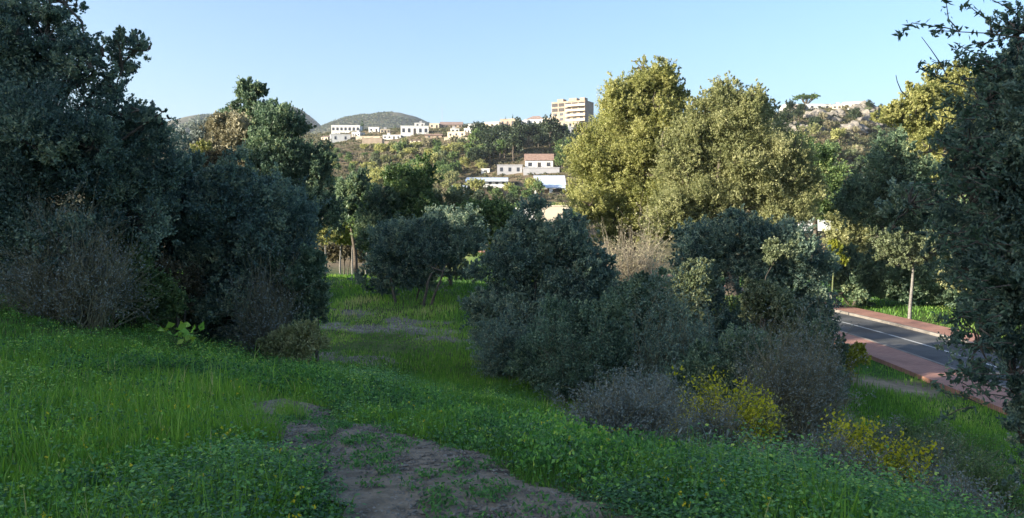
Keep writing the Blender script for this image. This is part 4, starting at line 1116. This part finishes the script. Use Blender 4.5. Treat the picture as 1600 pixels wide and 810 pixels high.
# ------------------------------------------------------------------ buildings
def house(name, label, px0, px1, top, bot, Y=None, wall='white_wall', roof='flat', roofm=None, wins=(3, 1), rot=0.0, depth=None, door=True, winw=.9, cat='house', winm='dark_glass', roof_h=None, plinth=2.5):
    pc = (px0 + px1) / 2
    if Y is None:
        h = hit(pc, bot, 120)
        Y = h[1] if h is not None else np.interp(pc, RIDGE_PX, RIDGE_D) - 3
    b = at(pc, bot, Y)
    w = (px1 - px0) / FPX * Y; H = (bot - top) / FPX * Y
    dp = depth or max(5.0, w * .5)
    cr = math.cos(rot)
    w = w / (cr + abs(math.sin(rot)) * dp / max(w, 1) * .6) if rot else w
    root = tag(empty(name, (b[0], b[1], b[2]), rot), label, cat, None, 'thing')
    rh = roof_h if roof_h is not None else (H * .34 if roof in ('gable', 'hip', 'shed') else 0)
    wh = H - rh
    bm = bmesh.new(); box(bm, -w / 2, w / 2, 0, dp, -plinth, wh)
    bm_obj('wall', bm, M[wall], root)
    rm = M[roofm] if roofm else M[wall]
    bm = bmesh.new()
    o = .35
    if roof == 'flat':
        box(bm, -w / 2 - .1, w / 2 + .1, -.1, dp + .1, wh + .003, wh + .28)
    elif roof == 'gable':
        v = [bm.verts.new(c) for c in [(-w/2-o, -o, wh), (w/2+o, -o, wh), (w/2+o, dp+o, wh), (-w/2-o, dp+o, wh), (-w/2-o, dp/2, wh+rh), (w/2+o, dp/2, wh+rh)]]
        for f in [(0,1,5,4),(2,3,4,5),(1,2,5),(3,0,4),(0,3,2,1)]: bm.faces.new([v[i] for i in f])
    elif roof == 'hip':
        v = [bm.verts.new(c) for c in [(-w/2-o, -o, wh), (w/2+o, -o, wh), (w/2+o, dp+o, wh), (-w/2-o, dp+o, wh), (-w*.2, dp/2, wh+rh), (w*.2, dp/2, wh+rh)]]
        for f in [(0,1,5,4),(2,3,4,5),(1,2,5),(3,0,4),(0,3,2,1)]: bm.faces.new([v[i] for i in f])
    elif roof == 'shed':
        v = [bm.verts.new(c) for c in [(-w/2-o, -1.0, wh), (w/2+o, -1.0, wh), (w/2+o, dp, wh+rh), (-w/2-o, dp, wh+rh), (-w/2-o, -1.0, wh-.2), (w/2+o, -1.0, wh-.2), (w/2+o, dp, wh+rh-.2), (-w/2-o, dp, wh+rh-.2)]]
        for f in [(0,1,2,3),(7,6,5,4),(0,4,5,1),(1,5,6,2),(2,6,7,3),(3,7,4,0)]: bm.faces.new([v[i] for i in f])
    bm_obj('roof', bm, rm, root)
    nw, nf = wins
    if nw and nf:
        fh = wh / nf
        for f in range(nf):
            for i in range(nw):
                cx_ = -w / 2 + w * (i + .5) / nw
                isd = door and f == 0 and i == nw // 2
                ww = winw * (1.0 if not isd else .9)
                z0 = f * fh + (.05 if isd else fh * .34); z1 = f * fh + fh * .78
                bm = bmesh.new(); box(bm, cx_ - ww / 2, cx_ + ww / 2, -.05, .04, z0, z1)
                bm_obj('door' if isd else 'window', bm, M['dark_void' if isd else winm], root)
    return root, w, wh, dp
A = house('apartment_block', 'tall pale apartment block with open top floors on the hilltop', 858, 917, 160, 198, 398, 'pink_wall', 'flat', None, (0, 0), -.5, 11, cat='apartment block', plinth=4)
root, w, wh, dp = A
fl = wh / 5
for f in range(5):
    for i in range(5):
        cx_ = -w / 2 + w * (i + .5) / 5
        deep = f >= 3
        bm = bmesh.new(); box(bm, cx_ - w * (.085 if deep else .05), cx_ + w * (.085 if deep else .05), -.06, .05, f * fl + fl * (.12 if deep else .3), f * fl + fl * .8)
        bm_obj('window', bm, M['dark_void' if deep else 'dark_glass'], root)
    for j in range(3):
        cy_ = dp * (j + .5) / 3
        bm = bmesh.new(); box(bm, -w / 2 - .06, -w / 2 + .05, cy_ - .7, cy_ + .7, f * fl + fl * .3, f * fl + fl * .78)
        bm_obj('window', bm, M['dark_glass'], root)
    if f in (1, 2, 3, 4):
        bm = bmesh.new(); box(bm, -w * .05, w / 2 + .6, -1.5, -.062, f * fl - .1, f * fl + .12); box(bm, -w * .05, w / 2 + .6, -1.5, -1.38, f * fl + .12, f * fl + .95)
        bm_obj('balcony', bm, M['cream_wall'], root)
for (a, b_) in [(-w * .38, -w * .2), (-.5, w * .2), (w * .3, w * .44)]:
    bm = bmesh.new(); box(bm, a, b_, 2, 6, wh + .28, wh + 1.9)
    bm_obj('roof_hut', bm, M['pink_wall'], root)
house('terrace_wall', 'cream retaining terrace at the foot of the apartment block', 848, 905, 191, 201, None, 'cream_wall', 'flat', None, (6, 1), 0, 5, door=False, cat='building')
house('hilltop_house', 'white house with a dark hipped roof just left of the apartment block', 822, 849, 181, 197, None, 'white_wall', 'hip', 'brown_roof', (3, 1), -.3)
house('hilltop_house', 'pale square house on the ridge beside a small cypress', 780, 806, 187, 201, None, 'pink_wall', 'flat', None, (3, 1), -.3)
house('hilltop_house', 'small cream house on the ridge left of the pale square one', 756, 781, 192, 204, None, 'cream_wall', 'flat', None, (3, 1), -.25)
house('hilltop_house', 'low cream flat-roofed house where the ridge dips, right of the brown-roofed row', 732, 756, 195, 203, None, 'white_wall', 'flat', None, (3, 1), 0)
house('row_house', 'long low building with a brown-purple roof on the ridge', 688, 722, 190, 200, None, 'pink_wall', 'gable', 'brown_roof', (5, 1), 0, roof_h=1.8)
house('white_building', 'wide bluish-white building on the ridge, centre left', 626, 670, 198, 212, None, 'white_wall', 'flat', None, (5, 1), .1, winw=1.2)
house('red_roof_house', 'small house with a rusty red roof under the wide white building', 664, 690, 209, 217, None, 'pink_wall', 'gable', 'red_roof', (2, 1), 0)
house('terrace_house', 'cream stepped wall house catching the sun on the ridge slope', 698, 728, 207, 215, None, 'cream_wall', 'flat', None, (3, 1), -.2, door=False)
house('white_villa', 'white villa with columns and dark openings on the left of the ridge', 518, 562, 197, 208, None, 'white_wall', 'flat', None, (7, 1), 0, door=False, winw=1.3, cat='villa')
house('white_villa', 'lower white block with a shaded right end beneath the columned villa', 516, 548, 211, 222, None, 'white_wall', 'flat', None, (2, 1), .25, door=False, cat='villa')
house('white_annexe', 'tiny white annexe between the villa and the wide white building', 576, 592, 200, 207, None, 'white_wall', 'flat', None, (2, 1), 0)
house('white_annexe', 'tiny pale house in the gap left of the brown-roofed row', 671, 686, 194, 201, None, 'cream_wall', 'flat', None, (2, 1), 0)
house('earth_terrace', 'bare pale terraced bank below the ridge houses', 566, 597, 217, 231, None, 'pink_wall', 'flat', None, (0, 0), 0, 6, cat='terrace')
house('red_roof_house', 'white two-storey house with a pinkish tiled roof alone on the slope', 821, 864, 240, 265, None, 'white_wall', 'gable', 'red_roof', (3, 1), 0, roof_h=2.3, winw=1.2)
house('garden_terrace', 'grey terrace wall in front of the lone red-roofed house', 818, 874, 263, 272, None, 'grey_wall', 'flat', None, (0, 0), 0, 4, cat='terrace')
house('stone_building', 'low grey building with a rust-coloured strip left of the lone house', 777, 816, 259, 273, None, 'grey_wall', 'flat', None, (3, 1), 0, door=False, cat='building')
house('white_hut', 'tiny white hut on the slope above the long white building', 752, 765, 265, 271, None, 'white_wall', 'flat', None, (1, 1), 0, door=False, cat='hut')
house('long_building', 'long low white building with a pale blue roof in the valley', 729, 792, 276, 291, 236, 'white_wall', 'shed', 'blue_metal', (6, 1), 0, 8, door=False, cat='building', roof_h=1.3)
house('white_hut', 'small pale blue-white shed left of the long white building', 706, 728, 289, 298, None, 'grey_wall', 'shed', 'blue_metal', (1, 1), 0, door=False, cat='hut')
for (a_, b_, c_, d_, wl, rf, rm_, wn_, lab) in [
    (500, 514, 212, 219, 'cream_wall', 'gable', 'brown_roof', (2, 1), 'tiny cream cottage at the far left end of the ridge houses'),
    (548, 564, 208, 214, 'white_wall', 'flat', None, (3, 1), 'small white house tucked under the right half of the columned villa'),
    (594, 610, 203, 208, 'cream_wall', 'flat', None, (3, 1), 'small cream house right of the tiny white annexe'),
    (598, 626, 212, 218, 'white_wall', 'flat', None, (4, 1), 'long low white house on the bank left of the rusty red roof'),
    (640, 662, 218, 223, 'cream_wall', 'gable', 'red_roof', (3, 1), 'low cream house with a red roof below the wide white building'),
    (648, 664, 193, 199, 'white_wall', 'flat', None, (2, 1), 'little white house rising behind the wide white building'),
    (704, 718, 202, 207, 'white_wall', 'flat', None, (2, 1), 'small white cube house above the stepped cream wall house'),
    (724, 740, 202, 210, 'white_wall', 'flat', None, (3, 1), 'tall narrow white house right of the stepped cream wall house'),
    (742, 764, 204, 213, 'cream_wall', 'flat', None, (3, 2), 'two-storey cream house on the slope left of the dark wood'),
    (764, 786, 200, 209, 'white_wall', 'flat', None, (4, 1), 'white house with a row of windows just above the dark wood'),
    (786, 812, 202, 210, 'pink_wall', 'flat', None, (4, 1), 'pinkish house on the wood edge below the pale square house'),
    (806, 824, 190, 199, 'white_wall', 'flat', None, (2, 1), 'white house squeezed between the cypress and the dark hipped roof'),
    (838, 862, 186, 196, 'cream_wall', 'flat', None, (3, 1), 'cream flat house touching the left side of the apartment block'),
    (612, 630, 226, 231, 'white_wall', 'flat', None, (2, 1), 'isolated little white house low on the olive hillside'),
    (884, 904, 201, 209, 'white_wall', 'flat', None, (3, 1), 'bluish-white house below the right end of the apartment block'),
    (1196, 1212, 182, 188, 'white_wall', 'flat', None, (2, 1), 'small white house on the left shoulder of the rocky hill'),
    (1300, 1316, 165, 171, 'cream_wall', 'flat', None, (2, 1), 'cream annexe between the two white hilltop villas')]:
    rt_, w_, wh_, dp_ = house('hilltop_house', lab, a_, b_, c_, d_, None, wl, rf, rm_, wn_, random.uniform(-.35, .2))
    if rf == 'flat':
        bm = bmesh.new(); u_ = random.uniform(-.3, .2) * w_; box(bm, u_, u_ + 1.3, 1.5, 2.8, wh_ + .28, wh_ + 1.3)
        bm_obj('roof_tank', bm, M['grey_wall'], rt_)
for a_, b_, c_, d_, wl, lab in [(556, 600, 214, 217, 'cream_wall', 'long cream retaining wall under the columned villa'), (694, 745, 216, 219, 'cream_wall', 'long sunlit retaining wall below the stepped cream wall house'),
                            (600, 640, 222, 225, 'pink_wall', 'thin pinkish retaining wall on the olive hillside'), (752, 806, 212, 215, 'white_wall', 'pale boundary wall along the top of the dark wood')]:
    house('retaining_wall', lab, a_, b_, c_, d_, None, wl, 'flat', None, (0, 0), 0, 2, cat='wall')
# open shed with the large sloping blue-grey roof
Y = 226.0
b = at(860, 316, Y); kf = Y / FPX
w = 50 * kf; Hs = 23 * kf; Ht = 43 * kf
sh = tag(empty('open_shed', b), 'open shed with a large sloping blue-grey metal roof and white pillars', 'shed')
bm = bmesh.new()
v = [bm.verts.new(c) for c in [(-w/2, 0, Hs), (w/2, 0, Hs), (w/2, 8, Ht), (-w/2, 8, Ht), (-w/2, 0, Hs-.25), (w/2, 0, Hs-.25), (w/2, 8, Ht-.25), (-w/2, 8, Ht-.25)]]
for f in [(0,1,2,3),(7,6,5,4),(0,4,5,1),(1,5,6,2),(2,6,7,3),(3,7,4,0)]: bm.faces.new([v[i] for i in f])
bm_obj('roof', bm, M['blue_metal'], sh)
bm = bmesh.new(); box(bm, -w/2 + .2, w/2 - .2, 7.4, 7.7, -2, Ht - .6)
bm_obj('wall', bm, M['grey_wall'], sh)
for cx_, ww in [(-w/2 + .3, .25), (.2, .5), (w/2 - .3, .25)]:
    bm = bmesh.new(); box(bm, cx_ - ww, cx_ + ww, .3, .9, -2.5, Hs - .24)
    bm_obj('pillar', bm, M['white_wall'], sh)
house('roadside_wall', 'long pale low wall below the open shed', 843, 892, 323, 329, 170, 'cream_wall', 'flat', None, (0, 0), 0, 1.0, cat='wall')
house('roadside_wall', 'broken white low wall seen through the valley trees', 768, 838, 327, 332, 165, 'white_wall', 'flat', None, (0, 0), 0, 1.0, cat='wall')
house('white_gatepost', 'small white gatepost building among the trees beyond the clearing', 681, 692, 333, 346, 110, 'white_wall', 'flat', None, (0, 0), 0, 1.5, cat='gatepost')
house('roadside_wall', 'low white wall glimpsed right of the big olive-brown tree', 1250, 1312, 325, 335, 120, 'white_wall', 'flat', None, (0, 0), 0, 1.0, cat='wall')
house('hilltop_villa', 'long white villa with a pergola on top of the rocky hill', 1228, 1298, 164, 172, None, 'white_wall', 'flat', None, (6, 1), 0, 7, cat='villa', door=False)
house('hilltop_villa', 'white house with a pale roof at the right end of the rocky hilltop', 1318, 1346, 161, 173, None, 'white_wall', 'flat', None, (3, 1), -.2, 8, cat='villa')
house('hilltop_villa', 'low lilac-grey annexe sloping off the rocky hilltop', 1344, 1372, 165, 176, None, 'grey_wall', 'shed', 'blue_metal', (2, 1), -.2, 7, cat='villa')
# umbrella pine and cypresses on the ridge
up_ = proto_tree('umbrella_pine', 5.8, 6.6, 5000, .4, 'green_leaf', 'bark', 'umbrella')
p = at(1260, 177, 299); up_.location = p; tag(up_, 'flat-topped umbrella pine alone on the rocky hilltop', 'tree')
cy0 = proto_tree('cypress', 1.1, 8, 2600, .35, 'dark_leaf', 'bark', 'cypress')
CYP = [(801, 199, 408, .75, 'slim cypress behind the pale square house'), (790, 198, 412, .6, 'small round-topped cypress left of the slim one on the ridge'), (566, 207, 446, .9, 'cypress at the right end of the columned villa'),
       (676, 213, 436, .8, 'cypress beside the rusty red roof'), (617, 208, 446, .6, 'cypress left of the wide bluish-white building')]
for i, (px, py, Y, s, lab) in enumerate(CYP):
    o = cy0 if i == 0 else copy_tree(cy0)
    o.location = at(px, py, Y); o.scale = (s, s, s); tag(o, lab, 'tree')
# rocks of the rocky hill
def rock(px, py, s, lab):
    h = hit(px, py, 120)
    if h is None: return
    bm = bmesh.new()
    bmesh.ops.create_icosphere(bm, subdivisions=3, radius=1)
    sd = random.uniform(0, 99)
    for v in bm.verts:
        n = v.co.normalized()
        f = 1 + .22 * math.sin(n.x * 5 + sd) * math.cos(n.y * 4.3 + sd) + .14 * math.sin(n.z * 9 + n.x * 7 + sd) + random.uniform(-.05, .05)
        v.co = Vector((n.x * s * 1.5, n.y * s, n.z * s * .9)) * f
    o = bm_obj('rock_outcrop', bm, M['rock'])
    o.location = h; o.rotation_euler = (0, 0, random.uniform(-.5, .5))
    tag(o, lab, 'rock', 'pale rock outcrops of the right-hand hill')
M['rock'] = noisy_mat('rock', (.075, .07, .062), (.24, .215, .185), .6, .95, 1, c3=(.14, .127, .11))
for k in range(44):
    rock(random.uniform(1190, 1365), 172 + 42 * random.random() ** 1.4, random.choice([.7, 1, 1.5, 2.2, 3.0]), 'pale weathered rock outcrop on the upper slope of the right-hand hill')
# thin mast on the ridge
mt = tag(empty('radio_mast', at(691, 195, 442)), 'thin pale mast standing on the ridge behind the brown-roofed row', 'mast')
tb = Tubes(4); tb.add([(0, 0, -2), (0, 0, 5), (0, 0, 10.5)], [.14, .1, .06]); tb.build('pole', M['metal'], mt)
tb = Tubes(4); tb.add([(-.7, 0, 8.5), (0, 0, 8.5), (.7, 0, 8.5)], [.05, .05, .05]); tb.build('crossbar', M['metal'], mt)
# small post beside the pavement
pp = hit(1298, 478, 20)
bol = tag(empty('bollard', (pp[0], pp[1], pp[2])), 'small pale post where the far pavement disappears behind the thicket', 'bollard')
tb = Tubes(8); tb.add([(0, 0, -.3), (0, 0, .4), (0, 0, .75)], [.1, .1, .09]); tb.build('post', M['white_wall'], bol)
bm = bmesh.new(); bmesh.ops.create_uvsphere(bm, u_segments=10, v_segments=6, radius=.11); o = bm_obj('cap', bm, M['kerb'], bol); o.location = (0, 0, .78)
# ------------------------------------------------------------------ haze
HZ = bpy.data.materials.new('air_haze')
nt, N, L = nodes(HZ); N.clear()
o_ = N.new('ShaderNodeOutputMaterial'); pv = N.new('ShaderNodeVolumePrincipled')
pv.inputs['Color'].default_value = (.82, .9, 1, 1); pv.inputs['Density'].default_value = .0001; pv.inputs['Anisotropy'].default_value = .2
L.new(pv.outputs[0], o_.inputs['Volume'])
bm = bmesh.new(); box(bm, -5300, 5300, -2600, 9100, -30, 420)
tag(bm_obj('haze', bm, HZ), kind='stuff')
print('LEAVES', NL)
